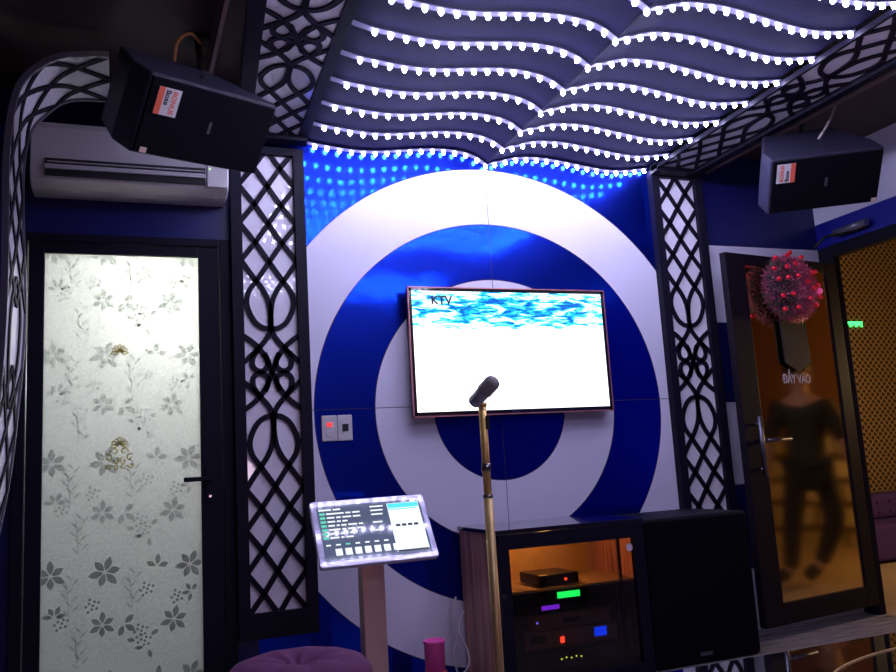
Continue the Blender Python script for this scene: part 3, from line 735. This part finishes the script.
obj('shelf', box_bm((CX0+.018, CY+.05, .395), (CX1-.018, -.035, .405)), mat('amber_shelf', (.55, .40, .25), .35), t)
def device(name, label, x0, x1, z0, z1, body, y=CY+.05, depth=.30, extras=(), dz=0):
    z0 += dz; z1 += dz; extras = [(e[0], e[1], e[2], e[3]+dz, e[4]+dz, e[5]) for e in extras]
    d = thing(name, label, 'audio device', ((x0+x1)/2, y+depth/2, z0))
    obj('casing', box_bm((x0, y, z0), (x1, y+depth, z1)), body, d, bevel=.003)
    for nm, a0, a1, b0, b1, mm in extras: obj(nm, box_bm((a0, y-.004, b0), (a1, y+.002, b1)), mm, d, bevel=.001)
    bm = bmesh.new()
    for xx in (x0+.02, x1-.02): 
        for yy in (y+.03, y+depth-.03): add_cyl(bm, (xx, yy, z0), (xx, yy, z0-.004), .008, n=10)
    obj('foot', bm, rubber, d)
    return d
def glow(n, c, s): return mat(n, (.01, .01, .01), .4, emit=c, es=s)
devb = mat('black_device_case', (.012, .010, .012), .4); devc = mat('brown_device_face', (.30, .17, .13), .4, metal=.2)
device('receiver_box', 'small black receiver box with a red light on the cabinet shelf', -.045, .15, .410, .455, devb, y=CY+.09, depth=.20, extras=(('power_light', .078, .088, .425, .435, glow('red_led', (1, .04, .02), 6)),))
device('amplifier', 'black amplifier with a bright green display below the shelf', -.18, .30, .338, .388, devb, extras=(('display', .015, .125, .352, .378, glow('green_display', (.01, 1, .16), 3.2)),), dz=0.006)
device('mixer', 'black unit with a small violet display between the green and brown units', -.18, .30, .280, .318, devb, extras=(('display', -.065, .02, .296, .314, glow('violet_display', (.16, .02, 1), 2.2)),), dz=0.02)
device('disc_player', 'brown faced player with a slot and tiny blue light, below the violet display', -.135, .265, .205, .262, devc, extras=(('slot', .03, .115, .222, .242, devb), ('power_light', -.095, -.088, .232, .239, glow('blue_led', (.1, .1, 1), 4))), dz=0.032)
device('karaoke_processor', 'brown faced unit with a red light and a square blue display', -.155, .300, .120, .191, devc, extras=(('display', .183, .243, .142, .180, glow('blue_display', (.003, .03, 1), 3)), ('power_light', .015, .032, .136, .160, glow('red_led', (1, .04, .02), 6)), ('meter', -.13, -.06, .145, .175, devb)), dz=0.038)
device('equalizer', 'black unit with a row of tiny yellow green lights, lowest in the cabinet', -.155, .300, .046, .112, devb, extras=tuple(('level_light', .01+.024*i, .015+.024*i, .075+.004*(i % 2), .080+.004*(i % 2), glow('yellow_green_led', (.6, 1, .1), 3)) for i in range(5)), dz=0.03)
lo_ = lamp('cabinet_bulb_light', 'POINT', (.05, -.26, .615), 3.2, (1.0, .50, .14), .02)
for x in (-.08, .10):
    bm = bmesh.new(); add_lathe(bm, [(0, -.012), (.03, -.012), (.038, 0), (.038, .004)], (x, -.22, CZ-.022), 20)
    tag(obj('downlight', bm, mat('warm_downlight', (.4, .2, .1), .4, emit=(1, .55, .15), es=3)), 'small warm downlight inside the smoked glass cabinet, %s of two' % ('left' if x < 0 else 'right'), 'light', 'cabinet downlights')

# subwoofer to the right of the cabinet
t = thing('floor_speaker', 'large black floor speaker right of the smoked glass cabinet', 'speaker', (.747, -.22, 0))
obj('cabinet', box_bm((.452, -.435, 0), (1.045, -.012, .658)), spk_black, t, bevel=.01)
obj('grille', box_bm((.462, -.452, .012), (1.035, -.434, .646)), grille_m, t, bevel=.006)
obj('badge', box_bm((.695, -.455, .036), (.762, -.452, .052)), mat('dull_badge', (.12, .12, .14)), t)

# ------------------------------------------------------------ touch screen on a post
t = thing('touch_screen_stand', 'tilted touch screen with pale silver frame on a copper steel post', 'touch screen', (-.83, -.52, 0))
Rm4 = Matrix.Translation((-.825, -.533, .725)) @ Euler((-.583, -.005, .010)).to_matrix().to_4x4()
def tb(bm): bm.transform(Rm4); return bm
def rounded(w_, h_, r, y0, y1, M4):
    bm = bmesh.new(); P = []
    for sx, sz, a0 in ((1, 1, 0), (-1, 1, PI/2), (-1, -1, PI), (1, -1, 3*PI/2)):
        for k in range(7):
            a = a0+PI/2*k/6; P.append((sx*(w_/2-r)+r*math.cos(a), sz*(h_/2-r)+r*math.sin(a)))
    add_prism(bm, P, lambda p: (p[0], y0, p[1]), lambda p: (p[0], y1, p[1])); bm.transform(M4); return bm
silver = mat('pale_silver_frame', (.58, .56, .74), .12, coat=1.0, metal=.2)
obj('frame', rounded(.471, .286, .012, 0, .022, Rm4), silver, t, bevel=.003)
obj('rear_housing', tb(box_bm((-.2, .022, -.11), (.2, .045, .11))), rubber, t, bevel=.01)
sm = mat('touch_screen_glass', (.01, .01, .02), .06, emit=(.15, .19, .33), es=.6, coat=1.0)
scr = obj('screen', tb(box_bm((-.212, -.0022, -.118), (.212, 0.0, .118))), sm, t)
wh = glow('white_screen_ink', (.9, .95, 1), 1.1); gr_ = glow('green_screen_ink', (.1, .75, .5), .9); dk = mat('dark_screen_ink', (.02, .02, .05)); teal = glow('teal_screen_picture', (.05, .75, .85), 1.1)
bmw, bmg, bmd, bmt = bmesh.new(), bmesh.new(), bmesh.new(), bmesh.new()
def bar(bm, x0, x1, z0, z1, y=-.0030): add_box(bm, (x0, y, z0), (x1, -.0021, z1))
bar(bmw, .072, .204, -.107, .108)
lens = [[.05, .03], [.07, .02, .03], [.03, .018, .035, .03], [.03, .015, .02], [.026, .012, .02, .035, .018], [.045, .016, .03, .02], [.015, .014, .03, .03], [.035, .012, .03]]
for i, ws in enumerate(lens):
    z = .100-.0175*i; x = -.178
    if i: bar(bmg, -.205, -.184, z-.005, z+.005)
    else: x = -.206
    for w_ in ws:
        h_ = .0031; bar(bmw, x, x+w_, z-h_, z+h_); x += w_+.007
    if i % 2 == 0 or i == 1: bar(bmw, .0, .055-.004*i, z-.003, z+.003)
for i in range(7): bar(bmw, -.168+.038*i, -.142+.038*i, -.098, -.070); bar(bmw if i != 2 else bmg, -.200+.038*i, -.182+.038*i, -.056, -.050)
bar(bmt, .074, .202, .086, .106, -.0036); bar(bmt, .074, .19, .078, .082, -.0036)
for i in range(4): bar(bmd, .090+.025*i, .108+.025*i, .002, .012, -.0036)
bar(bmd, .074, .202, -.107, -.101, -.0036)
for nm, b_, m_ in (('white_lettering', bmw, wh), ('green_lettering', bmg, gr_), ('dark_lettering', bmd, dk), ('header_picture', bmt, teal)): obj(nm, tb(b_), m_, scr)
bm = bmesh.new(); add_box(bm, (-.876, -.515, .0), (-.786, -.445, .66)); obj('post', bm, copper, t, bevel=.004)
bm = bmesh.new(); add_box(bm, (-.97, -.60, 0), (-.69, -.36, .012)); obj('base_plate', bm, copper, t, bevel=.003)


# ------------------------------------------------------------ microphone stand
t = thing('microphone_stand', 'condenser microphone on a gold pole stand before the television', 'microphone stand', (-.755, -1.5, 0))
SXx, SYy = -.755, -1.5
bm = bmesh.new(); add_cyl(bm, (SXx, SYy, .03), (SXx, SYy, .86), .0135, n=24); obj('lower_pole', bm, mat('dull_gold_tube', (.72, .50, .22), .42, metal=.7), t)
bm = bmesh.new(); add_cyl(bm, (SXx, SYy, .86), (SXx, SYy, 1.122), .0115, n=24); obj('upper_pole', bm, gold, t)
bm = bmesh.new(); add_cyl(bm, (SXx, SYy, .930), (SXx, SYy, .952), .0145, n=24); obj('collar', bm, mat('dark_chrome', (.25, .23, .22), .2, metal=1), t)
bm = bmesh.new(); add_cyl(bm, (SXx, SYy, .853), (SXx, SYy, .862), .0150, n=24); obj('collar', bm, mat('dark_chrome', (.25, .23, .22)), t)
bm = bmesh.new(); add_cyl(bm, (SXx, SYy, 1.118), (SXx, SYy, 1.130), .014, n=24); obj('cap', bm, gold, t)
bm = bmesh.new(); add_box(bm, (SXx+.003, SYy-.018, 1.05), (SXx+.014, SYy-.008, 1.09)); obj('clip', bm, rubber, t, bevel=.002)
bm = bmesh.new(); add_lathe(bm, [(0, 0), (.14, 0), (.14, .012), (.12, .022), (.03, .034), (0, .034)], (SXx, SYy, 0), 40); obj('base', bm, rubber, t)
mc0 = Vector((-.797, -1.54, 1.128)); mc1 = Vector((-.760, -1.60, 1.180)); ax = (mc1-mc0).normalized()
mic = thing('microphone', 'grey condenser microphone in a thin wire shock mount on the gold pole', 'microphone', mc0)
def axis_lathe(prof, p0, p1, n=28):
    bm = bmesh.new(); add_lathe(bm, prof, (0, 0, 0), n)
    q = (Vector(p1)-Vector(p0)).to_track_quat('Z', 'Y').to_matrix().to_4x4(); bm.transform(Matrix.Translation(p0) @ q); return bm
L_ = (mc1-mc0).length
obj('body', axis_lathe([(0, -.006), (.015, -.006), (.0190, 0), (.0200, L_*.5), (.0205, L_*.52)], mc0, mc1), mat('steel_microphone_body', (.45, .47, .58), .3, metal=.7), mic)
obj('head_grille', axis_lathe([(.0205, L_*.50), (.0225, L_*.55), (.0225, L_*.95), (.0195, L_*1.07), (.011, L_*1.13), (0, L_*1.14)], mc0, mc1), mat('grey_mesh_grille', (.40, .36, .36), .6, metal=.2, bump=.5, bscale=400), mic)
bm = bmesh.new(); q = ax.to_track_quat('Z', 'Y').to_matrix().to_4x4()
for s in (.2, .75):
    for k in range(4):
        a0 = k*PI/2+.3
        add_tube(bm, [Matrix.Translation(mc0+ax*L_*s) @ q @ Vector((.043*math.cos(a0+j*.13), .043*math.sin(a0+j*.13), .0)) for j in range(10)], .0009, 5)
for k in range(4):
    a0 = k*PI/2+.3
    add_tube(bm, [Matrix.Translation(mc0+ax*L_*s) @ q @ Vector((.043*math.cos(a0), .043*math.sin(a0), 0)) for s in (.2, .75)], .0009, 5)
    add_tube(bm, [Matrix.Translation(mc0+ax*L_*.5) @ q @ Vector((r_*math.cos(a0), r_*math.sin(a0), (r_-.03)*.6)) for r_ in (.022, .043)], .0007, 5)
obj('shock_mount', bm, mat('grey_wire', (.35, .36, .40), .3, metal=.6), mic)
bm = bmesh.new(); add_cyl(bm, (SXx, SYy, 1.1305), mc0+ax*L_*.28-Vector((0, 0, .018)), .007, n=14); add_cyl(bm, mc0+ax*L_*.28-Vector((.0, 0, .022)), mc0+ax*L_*.28-Vector((0, 0, .002)), .010, n=14); obj('swivel', bm, chrome, mic)
bm = bmesh.new(); add_box(bm, tuple(mc0+Vector((.004, -.026, .002))), tuple(mc0+Vector((.016, -.021, .03)))); obj('switch', bm, plastic_white, mic, bevel=.001)

# ------------------------------------------------------------ ottoman
t = thing('ottoman', 'round purple velvet ottoman with a buttoned top in front of the left lattice panel', 'ottoman', (-1.285, -1.32, 0))
bm = bmesh.new()
rr = [(0, .418), (.02, .420), (.05, .440), (.09, .452), (.14, .450), (.18, .436), (.203, .41), (.208, .38), (.205, .33)]
add_lathe(bm, rr, (-1.285, -1.32, 0), 64)
for v in bm.verts:
    x, y = v.co.x+1.285, v.co.y+1.32; a = math.atan2(y, x); r = math.hypot(x, y)
    v.co.z -= .008*(.5+.5*math.cos(8*a))*math.exp(-((r-.07)/.06)**2)
obj('cushion', bm, purple, t)
bm = bmesh.new(); add_lathe(bm, [(.205, .335), (.2, .33), (.195, .2), (.19, .06), (.18, .04), (0, .04)], (-1.285, -1.32, 0), 64); obj('body', bm, purple, t)
bm = bmesh.new(); add_lathe(bm, [(0, .425), (.010, .423), (.014, .418), (.014, .414)], (-1.285, -1.32, 0), 20); obj('button', bm, purple, t)
for k in range(4):
    a = PI/4+k*PI/2; x, y = -1.285+.14*math.cos(a), -1.32+.14*math.sin(a)
    bm = bmesh.new(); add_cyl(bm, (x, y, 0), (x, y, .045), .012, .018); obj('leg', bm, rubber, t)

# ------------------------------------------------------------ pink jar and cables
t = thing('plastic_jar', 'pink plastic jar with a red patterned lower half, left of the cabinet on the floor', 'jar', (-.50, -.24, 0))
pk = mat('pink_plastic', (.95, .10, .45), .35)
bm = bmesh.new(); add_lathe(bm, [(0, .10), (.043, .10), (.044, .21), (.047, .213), (.047, .222), (.043, .224), (.04, .215), (0, .213)], (-.50, -.24, 0), 36); obj('lid_cup', bm, pk, t)
bm = bmesh.new(); add_lathe(bm, [(0, 0), (.045, 0), (.050, .006), (.050, .094), (.044, .10), (0, .10)], (-.50, -.24, 0), 36); obj('container', bm, mat('red_patterned_wrap', (.65, .06, .08), .4, noise=.9, nscale=45), t, label='red patterned wrap')
for i, (lab, pts) in enumerate((('thin white cable hanging down the left side of the brown cabinet', [(-.32, -.06, .36), (-.34, -.07, .28), (-.32, -.08, .20), (-.36, -.09, .12), (-.35, -.10, .03), (-.42, -.14, .006)]),
                                ('thin white cable looping to the floor behind the pink jar', [(-.30, -.10, .30), (-.34, -.12, .22), (-.31, -.14, .14), (-.33, -.16, .06), (-.46, -.13, .006), (-.62, -.12, .006), (-.74, -.2, .006)]))):
    bm = bmesh.new(); add_tube(bm, catmull(pts, 8), .0045, 8); tag(obj('cable', bm, plastic_white), lab, 'cable')

# ------------------------------------------------------------ coffee table
t = thing('coffee_table', 'black glass coffee table with a gold oval inlay, seen at the lower right edge', 'table', (.45, -2.4, 0))
obj('tabletop', box_bm((-.95, -2.78, .43), (1.15, -2.035, .45)), mat('black_glass', (.006, .006, .008), .03, coat=1.0, coat_rough=.01), t, bevel=.003)
bm = bmesh.new()
add_tube(bm, [(.12+.50*math.cos(2*PI*k/96), -2.40+.24*math.sin(2*PI*k/96), .4505) for k in range(96)], .0028, 6, closed=True)
obj('inlay', bm, gold, t, label='gold oval line')
for x in (-.85, 1.05):
    for y in (-2.70, -2.12):
        obj('leg', box_bm((x-.03, y-.03, 0), (x+.03, y+.03, .43)), frame_black, t, bevel=.003)

# ------------------------------------------------------------ right door leaf, swung open against the back wall (door_2)
LB = Vector((1.235, -.27, 0)); U = Vector((.9872, .1598, 0)).normalized(); NRM = Vector((U.y, -U.x, 0))    # NRM points to the room
ML = Matrix((U, -NRM, Vector((0, 0, 1)))).transposed().to_4x4(); ML.translation = LB     # local x along the leaf, y away from the room, z up
def lf(bm): bm.transform(ML); return bm
bm = bmesh.new()
add_box(bm, (WR-.001, -.20, 0), (WR+.101, -.122, 2.10)); add_box(bm, (WR-.001, -1.08, 0), (WR+.101, -1.02, 2.10)); add_box(bm, (WR-.001, -1.02, 2.02), (WR+.101, -.20, 2.10))
bm.free()
bm = bmesh.new()
add_box(bm, (WR-.012, -1.08, 2.03), (WR+.05, -.10, 2.10)); add_box(bm, (WR-.012, -1.14, 0), (WR+.05, -1.08, 2.10)); add_box(bm, (WR-.006, -.108, 0), (WR+.046, -.09, 2.03)); add_box(bm, (WR-.006, -.09, 0), (WR-.0005, -.001, 2.10))
d2 = struct('door_2', bm, frame_black, bevel=.003)
dkb = mat('dark_wood_door', (.010, .007, .012), .5, spec=.12)
bm = bmesh.new()
add_box(bm, (0, 0, .06), (.148, .04, 1.985)); add_box(bm, (.83, 0, .06), (.925, .04, 1.985)); add_box(bm, (.148, 0, 1.925), (.83, .04, 1.985)); add_box(bm, (.148, 0, .06), (.83, .04, .165))
struct('door_leaf_frame', lf(bm), dkb, d2, bevel=.004)
def mirror_material():
    m = mat('amber_mirror_glass', (.60, .46, .28), .085, metal=1.0); return m
bm = bmesh.new(); add_box(bm, (.143, .012, .16), (.835, .018, 1.93))
gl2 = struct('glass_pane', lf(bm), mirror_material(), d2)
bm = bmesh.new(); add_box(bm, (.818, .0095, .17), (.824, .0120, 1.92)); struct('glass_bevel', lf(bm), mat('bevelled_glass_edge', (.85, .6, .35), .12, metal=1), d2)
text_mesh('ĐẨY VÀO', .068, ML @ Matrix.Translation((.475, .0105, 1.306)) @ STAND, mat('pale_lettering', (.62, .55, .60), .5), 'lettering', d2, extrude=.0005, bold=.0012, sx=.78)
bm = bmesh.new(); add_cyl(bm, (.070, -.045, .80), (.070, -.045, 1.11), .012, n=18); add_cyl(bm, (.070, 0, .84), (.070, -.045, .84), .008); add_cyl(bm, (.070, 0, 1.07), (.070, -.045, 1.07), .008)
struct('pull_handle', lf(bm), mat('worn_steel', (.16, .15, .19), .4, metal=1), d2)
bm = bmesh.new(); add_cyl(bm, (.115, 0, .985), (.115, -.04, .985), .012); add_cyl(bm, (.11, -.042, .985), (.30, -.042, .985), .009, n=14)
struct('lever_handle', lf(bm), mat('worn_steel', (.16, .15, .19)), d2)
for o in d2.children: o['kind'] = 'structure'

# door closer above the doorway
t = thing('door_closer', 'grey metal door closer on the blue strip above the right doorway', 'door closer', (WR-.03, -.27, 2.145))
bm = bmesh.new(); add_cyl(bm, (WR-.035, -.17, 2.150), (WR-.035, -.40, 2.155), .022, n=24); obj('cylinder', bm, mat('grey_enamel', (.28, .28, .36), .3, metal=.7), t)
bm = bmesh.new(); add_box(bm, (WR-.03, -.38, 2.13), (WR-.001, -.19, 2.17)); obj('backplate', bm, rubber, t)
bm = bmesh.new(); add_tube(bm, [(WR-.035, -.30, 2.128), (WR-.16, -.22, 2.115), (WR-.20, -.17, 2.06)], .007, 8); obj('arm', bm, rubber, t)

# ------------------------------------------------------------ wreath on the door
wc_ = ML @ Vector((.435, -.045, 1.80))
t = thing('christmas_wreath', 'round pink and purple tinsel wreath with red baubles on the amber glass door', 'wreath', wc_)
random.seed(3)
def tinsel(n, col, name, sel):
    bm = bmesh.new()
    for i in range(n):
        while True:
            v = Vector((random.gauss(0, 1), random.gauss(0, 1), random.gauss(0, 1))).normalized()
            if sel(v): break
        R = random.uniform(.6, 1); p = Vector((v.x*.20*R, v.y*.075*R, v.z*.18*R))
        d = (v+Vector((random.uniform(-.9, .9), random.uniform(-.9, .9), random.uniform(-.9, .9)))).normalized(); L = random.uniform(.02, .042)
        a = d.orthogonal().normalized()*.0022; b = d.cross(a)
        q = [bm.verts.new(p+a), bm.verts.new(p-a*.5+b*.9), bm.verts.new(p-a*.5-b*.9)]; tip = bm.verts.new(p+d*L)
        bm.faces.new(q)
        for k in range(3): bm.faces.new((q[k], q[(k+1) % 3], tip))
    bm.transform(Matrix.Translation(wc_) @ ML.to_3x3().to_4x4()); return bm
core = bmesh.new(); bmesh.ops.create_uvsphere(core, u_segments=28, v_segments=18, radius=1); 
for v in core.verts: v.co = Vector((v.co.x*.175, v.co.y*.060, v.co.z*.155))
core.transform(Matrix.Translation(wc_) @ ML.to_3x3().to_4x4()); obj('core', core, mat('dark_wreath_core', (.05, .015, .04), .8), t)
obj('tinsel', tinsel(5200, 0, 'p', lambda v: v.x > -.35 or random.random() < .35), mat('pink_tinsel', (.60, .11, .24), .35, metal=.3), t)
obj('reflection_tinsel', tinsel(1300, 0, 'g', lambda v: v.x < -.1), mat('dark_green_reflection', (.07, .12, .06), .4), t, label='dark green reflection built as tinsel')  # dark side is the wreath's reflection in the glass, modelled as green tinsel
bmb = bmesh.new(); bmesh.ops.create_uvsphere(bmb, u_segments=16, v_segments=12, radius=.013)
for f in bmb.faces: f.smooth = True
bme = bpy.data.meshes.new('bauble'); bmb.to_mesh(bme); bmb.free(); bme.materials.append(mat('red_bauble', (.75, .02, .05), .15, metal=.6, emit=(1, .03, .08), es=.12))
spots = [(-.17, .09), (-.14, .155), (-.10, .10), (-.06, .17), (-.03, .12), (-.02, .19), (.05, .165), (.10, .08), (-.165, .03), (-.15, -.06), (-.09, -.05), (-.04, .05), (.03, .02), (.08, -.01), (.14, .01), (.15, .09), (-.05, -.12), (.04, -.07), (.11, -.10), (-.11, .04), (-.13, -.13), (.17, -.05)]
for x, z in spots:
    yy = -.078*math.sqrt(max(.05, 1-(x/.21)**2-(z/.20)**2))-.018
    b_ = bpy.data.objects.new('bauble', bme); C.objects.link(b_); b_.location = Matrix.Translation(wc_) @ ML.to_3x3().to_4x4() @ Vector((x, yy, z)); attach(b_, t)
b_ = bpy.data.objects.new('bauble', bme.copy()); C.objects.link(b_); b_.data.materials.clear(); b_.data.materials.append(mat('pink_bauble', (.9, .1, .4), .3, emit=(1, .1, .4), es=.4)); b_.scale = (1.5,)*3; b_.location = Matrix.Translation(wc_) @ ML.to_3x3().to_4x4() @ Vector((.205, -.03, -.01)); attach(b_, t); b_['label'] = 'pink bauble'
bm = bmesh.new()
add_prism(bm, [(.365, 1.63), (.575, 1.63), (.585, 1.40), (.47, 1.345), (.37, 1.395)], lambda p: (p[0], -.012, p[1]), lambda p: (p[0], -.004, p[1]))
obj('ribbon', lf(bm), mat('black_ribbon', (.008, .008, .016), .6), t, label='black ribbon end')

# ------------------------------------------------------------ corridor beyond the right doorway
cf = mat('tan_floor_tiles', (.50, .36, .22), .4, noise=.2, nscale=8)
struct('floor_corridor', box_bm((WR+.04, -3.2, -.1), (6.0, 2.2, 0)), cf)
struct('wall_mesh', box_bm((WR+.04, 2.0, 0), (6.0, 2.1, 3.0)), mesh_wall_material())
struct('wall_corridor', box_bm((5.2, -3.2, 0), (5.3, 2.0, 3.0)), corridor_material())
struct('wall_corridor_end', box_bm((WR+.04, -3.3, 0), (5.3, -3.2, 3.0)), corridor_material())
struct('ceiling_corridor', box_bm((WR+.04, -3.3, 2.9), (6.0, 2.1, 3.0)), mat('dark_corridor_ceiling', (.03, .02, .02), .6))
struct('floor_threshold', box_bm((WR, -1.08, -.1), (WR+.04, -.09, .0)), planks)
bm = bmesh.new()
for i in range(10): add_box(bm, (4.42+.022*i, 1.985, 1.99+.012*(i*7 % 3)), (4.432+.022*i, 1.999, 2.04))
tag(obj('exit_display', bm, glow('green_sign', (.05, 1, .15), 3)), 'small glowing green display on the gold mesh wall', 'sign')
violet = mat('violet_velvet', (.05, .015, .16), .85, noise=.3, nscale=20)
t = thing('sofa', 'purple tufted sofa standing in front of the gold mesh wall', 'sofa', (4.45, 1.6, 0))
obj('seat', box_bm((3.55, 1.30, .02), (5.15, 1.85, .30)), violet, t, bevel=.03, seg=3)
obj('backrest', box_bm((3.55, 1.66, .30), (5.15, 1.98, .50)), violet, t, bevel=.04, seg=3)
obj('armrest', box_bm((3.45, 1.28, .02), (3.62, 1.90, .46)), violet, t, bevel=.04, seg=3)
bm = bmesh.new()
for i in range(10):
    for j in range(2): add_cyl(bm, (3.75+.14*i, 1.662, .36+.08*j), (3.75+.14*i, 1.650, .36+.08*j), .012, n=10)
obj('button_row', bm, violet, t)

# the person walking past in the corridor, seen in the amber glass
def skin(name, J, E, rad, m, parent=None, sub=2):
    me = bpy.data.meshes.new(name); idx = {k: i for i, k in enumerate(J)}
    me.from_pydata([J[k] for k in J], [(idx[a], idx[b]) for a, b in E], []); me.materials.append(m)
    o = bpy.data.objects.new(name, me); C.objects.link(o)
    o.modifiers.new('skin', 'SKIN')
    for k, i in idx.items():
        r = rad.get(k, .04); me.skin_vertices[0].data[i].radius = (r, r) if not isinstance(r, tuple) else r
    me.skin_vertices[0].data[0].use_root = True
    s = o.modifiers.new('sub', 'SUBSURF'); s.levels = sub; s.render_levels = sub
    if parent is not None: attach(o, parent)
    return o
J = dict(pelvis=(3.018, -.868, .80), waist=(3.02, -.868, .92), chest=(3.02, -.862, 1.12), upper=(3.02, -.862, 1.22), neck=(3.014, -.866, 1.30), headlow=(3.010, -.872, 1.36), head=(3.005, -.876, 1.44), crown=(3.005, -.876, 1.50),
         sL=(2.985, -1.02, 1.22), sR=(3.06, -.71, 1.20), eL=(2.93, -1.10, .98), eR=(3.12, -.64, .96), wL=(2.90, -1.12, .76), wR=(3.10, -.58, .74), hL=(2.895, -1.125, .70), hR=(3.09, -.57, .68),
         hipL=(2.99, -.95, .76), hipR=(3.045, -.79, .76), kL=(2.955, -1.0, .42), kR=(3.07, -.74, .44), aL=(2.93, -1.04, .09), aR=(3.02, -.87, .13), tL=(2.87, -1.16, .03), tR=(2.98, -.97, .04))
fing = {}
E = [('pelvis', 'waist'), ('waist', 'chest'), ('chest', 'upper'), ('upper', 'neck'), ('neck', 'headlow'), ('headlow', 'head'), ('head', 'crown'), ('upper', 'sL'), ('upper', 'sR'), ('sL', 'eL'), ('eL', 'wL'), ('wL', 'hL'), ('sR', 'eR'), ('eR', 'wR'), ('wR', 'hR'), ('pelvis', 'hipL'), ('pelvis', 'hipR'), ('hipL', 'kL'), ('kL', 'aL'), ('aL', 'tL'), ('hipR', 'kR'), ('kR', 'aR'), ('aR', 'tR')]
rad = dict(pelvis=.12, waist=.11, chest=.135, upper=.11, neck=.05, headlow=.065, head=.085, crown=.06, sL=.06, sR=.06, eL=.042, eR=.042, wL=.028, wR=.028, hL=.034, hR=.034, hipL=.085, hipR=.085, kL=.06, kR=.06, aL=.042, aR=.042, tL=.038, tR=.038)
for s, h in (('L', J['hL']), ('R', J['hR'])):
    for i, (dy, ln) in enumerate(((-.024, .070), (-.008, .080), (.008, .076), (.024, .060))):
        a, b, c = 'f%s%da' % (s, i), 'f%s%db' % (s, i), 'f%s%dc' % (s, i)
        J[a] = (h[0]-.002, h[1]+dy, h[2]-.035); J[b] = (h[0]-.010, h[1]+dy, h[2]-.035-ln*.5); J[c] = (h[0]-.024, h[1]+dy*.9, h[2]-.035-ln*.9)
        E += [('h'+s, a), (a, b), (b, c)]; rad[a] = .010; rad[b] = .009; rad[c] = .007
    J['th'+s] = (h[0]-.03, h[1]-.028, h[2]-.01); J['tt'+s] = (h[0]-.045, h[1]-.032, h[2]-.05); E += [('h'+s, 'th'+s), ('th'+s, 'tt'+s)]; rad['th'+s] = .011; rad['tt'+s] = .009
person = thing('person', 'person in dark shirt and trousers walking past, seen in the amber glass of the door', 'person', (3.0, -.87, 0))
skin_m = mat('skin', (.62, .32, .20), .55); cloth = mat('dark_cloth', (.018, .016, .014), .85)
skin('body', J, E, rad, skin_m, person)
def sub(keys, g, name, m, over={}):
    JJ = {k: J[k] for k in keys}; EE = [(a, b) for a, b in E if a in JJ and b in JJ]
    rr = {k: rad[k]+g for k in keys}; rr.update(over); return skin(name, JJ, EE, rr, m, person)
sub(['waist', 'pelvis', 'chest', 'upper', 'sL', 'sR', 'eL', 'eR'], .022, 'shirt', mat('dark_olive_shirt', (.03, .03, .022), .85))
sub(['pelvis', 'hipL', 'hipR', 'kL', 'kR', 'aL', 'aR'], .014, 'trousers', cloth)
sub(['aL', 'tL'], .012, 'shoe', rubber); sub(['aR', 'tR'], .012, 'shoe', rubber)
bm = bmesh.new(); bmesh.ops.create_uvsphere(bm, u_segments=20, v_segments=14, radius=1)
for v in bm.verts: v.co = Vector((v.co.x*.098, v.co.y*.092, max(v.co.z, -.15)*.095))
bm.transform(Matrix.Translation((3.018, -.872, 1.475))); obj('hair', bm, mat('black_hair', (.01, .008, .006), .6), person)
bm = bmesh.new()
for dy in (-.032, .032): bmesh.ops.create_uvsphere(bm, u_segments=10, v_segments=8, radius=.009, matrix=Matrix.Translation((2.926, -.876+dy, 1.435)))
obj('eyes', bm, rubber, person)
bm = bmesh.new(); add_cyl(bm, (2.935, -.876, 1.43), (2.905, -.876, 1.405), .006, .013, n=10); obj('nose', bm, skin_m, person)
bm = bmesh.new(); add_box(bm, (2.918, -.898, 1.378), (2.932, -.854, 1.386)); obj('mouth', bm, mat('lips', (.4, .12, .1), .5), person, bevel=.003)
for dy in (-.088, .088):
    bm = bmesh.new(); bmesh.ops.create_uvsphere(bm, u_segments=10, v_segments=8, radius=1)
    for v in bm.verts: v.co = Vector((v.co.x*.02, v.co.y*.008, v.co.z*.03))
    bm.transform(Matrix.Translation((3.0, -.876+dy, 1.42))); obj('ear', bm, skin_m, person)
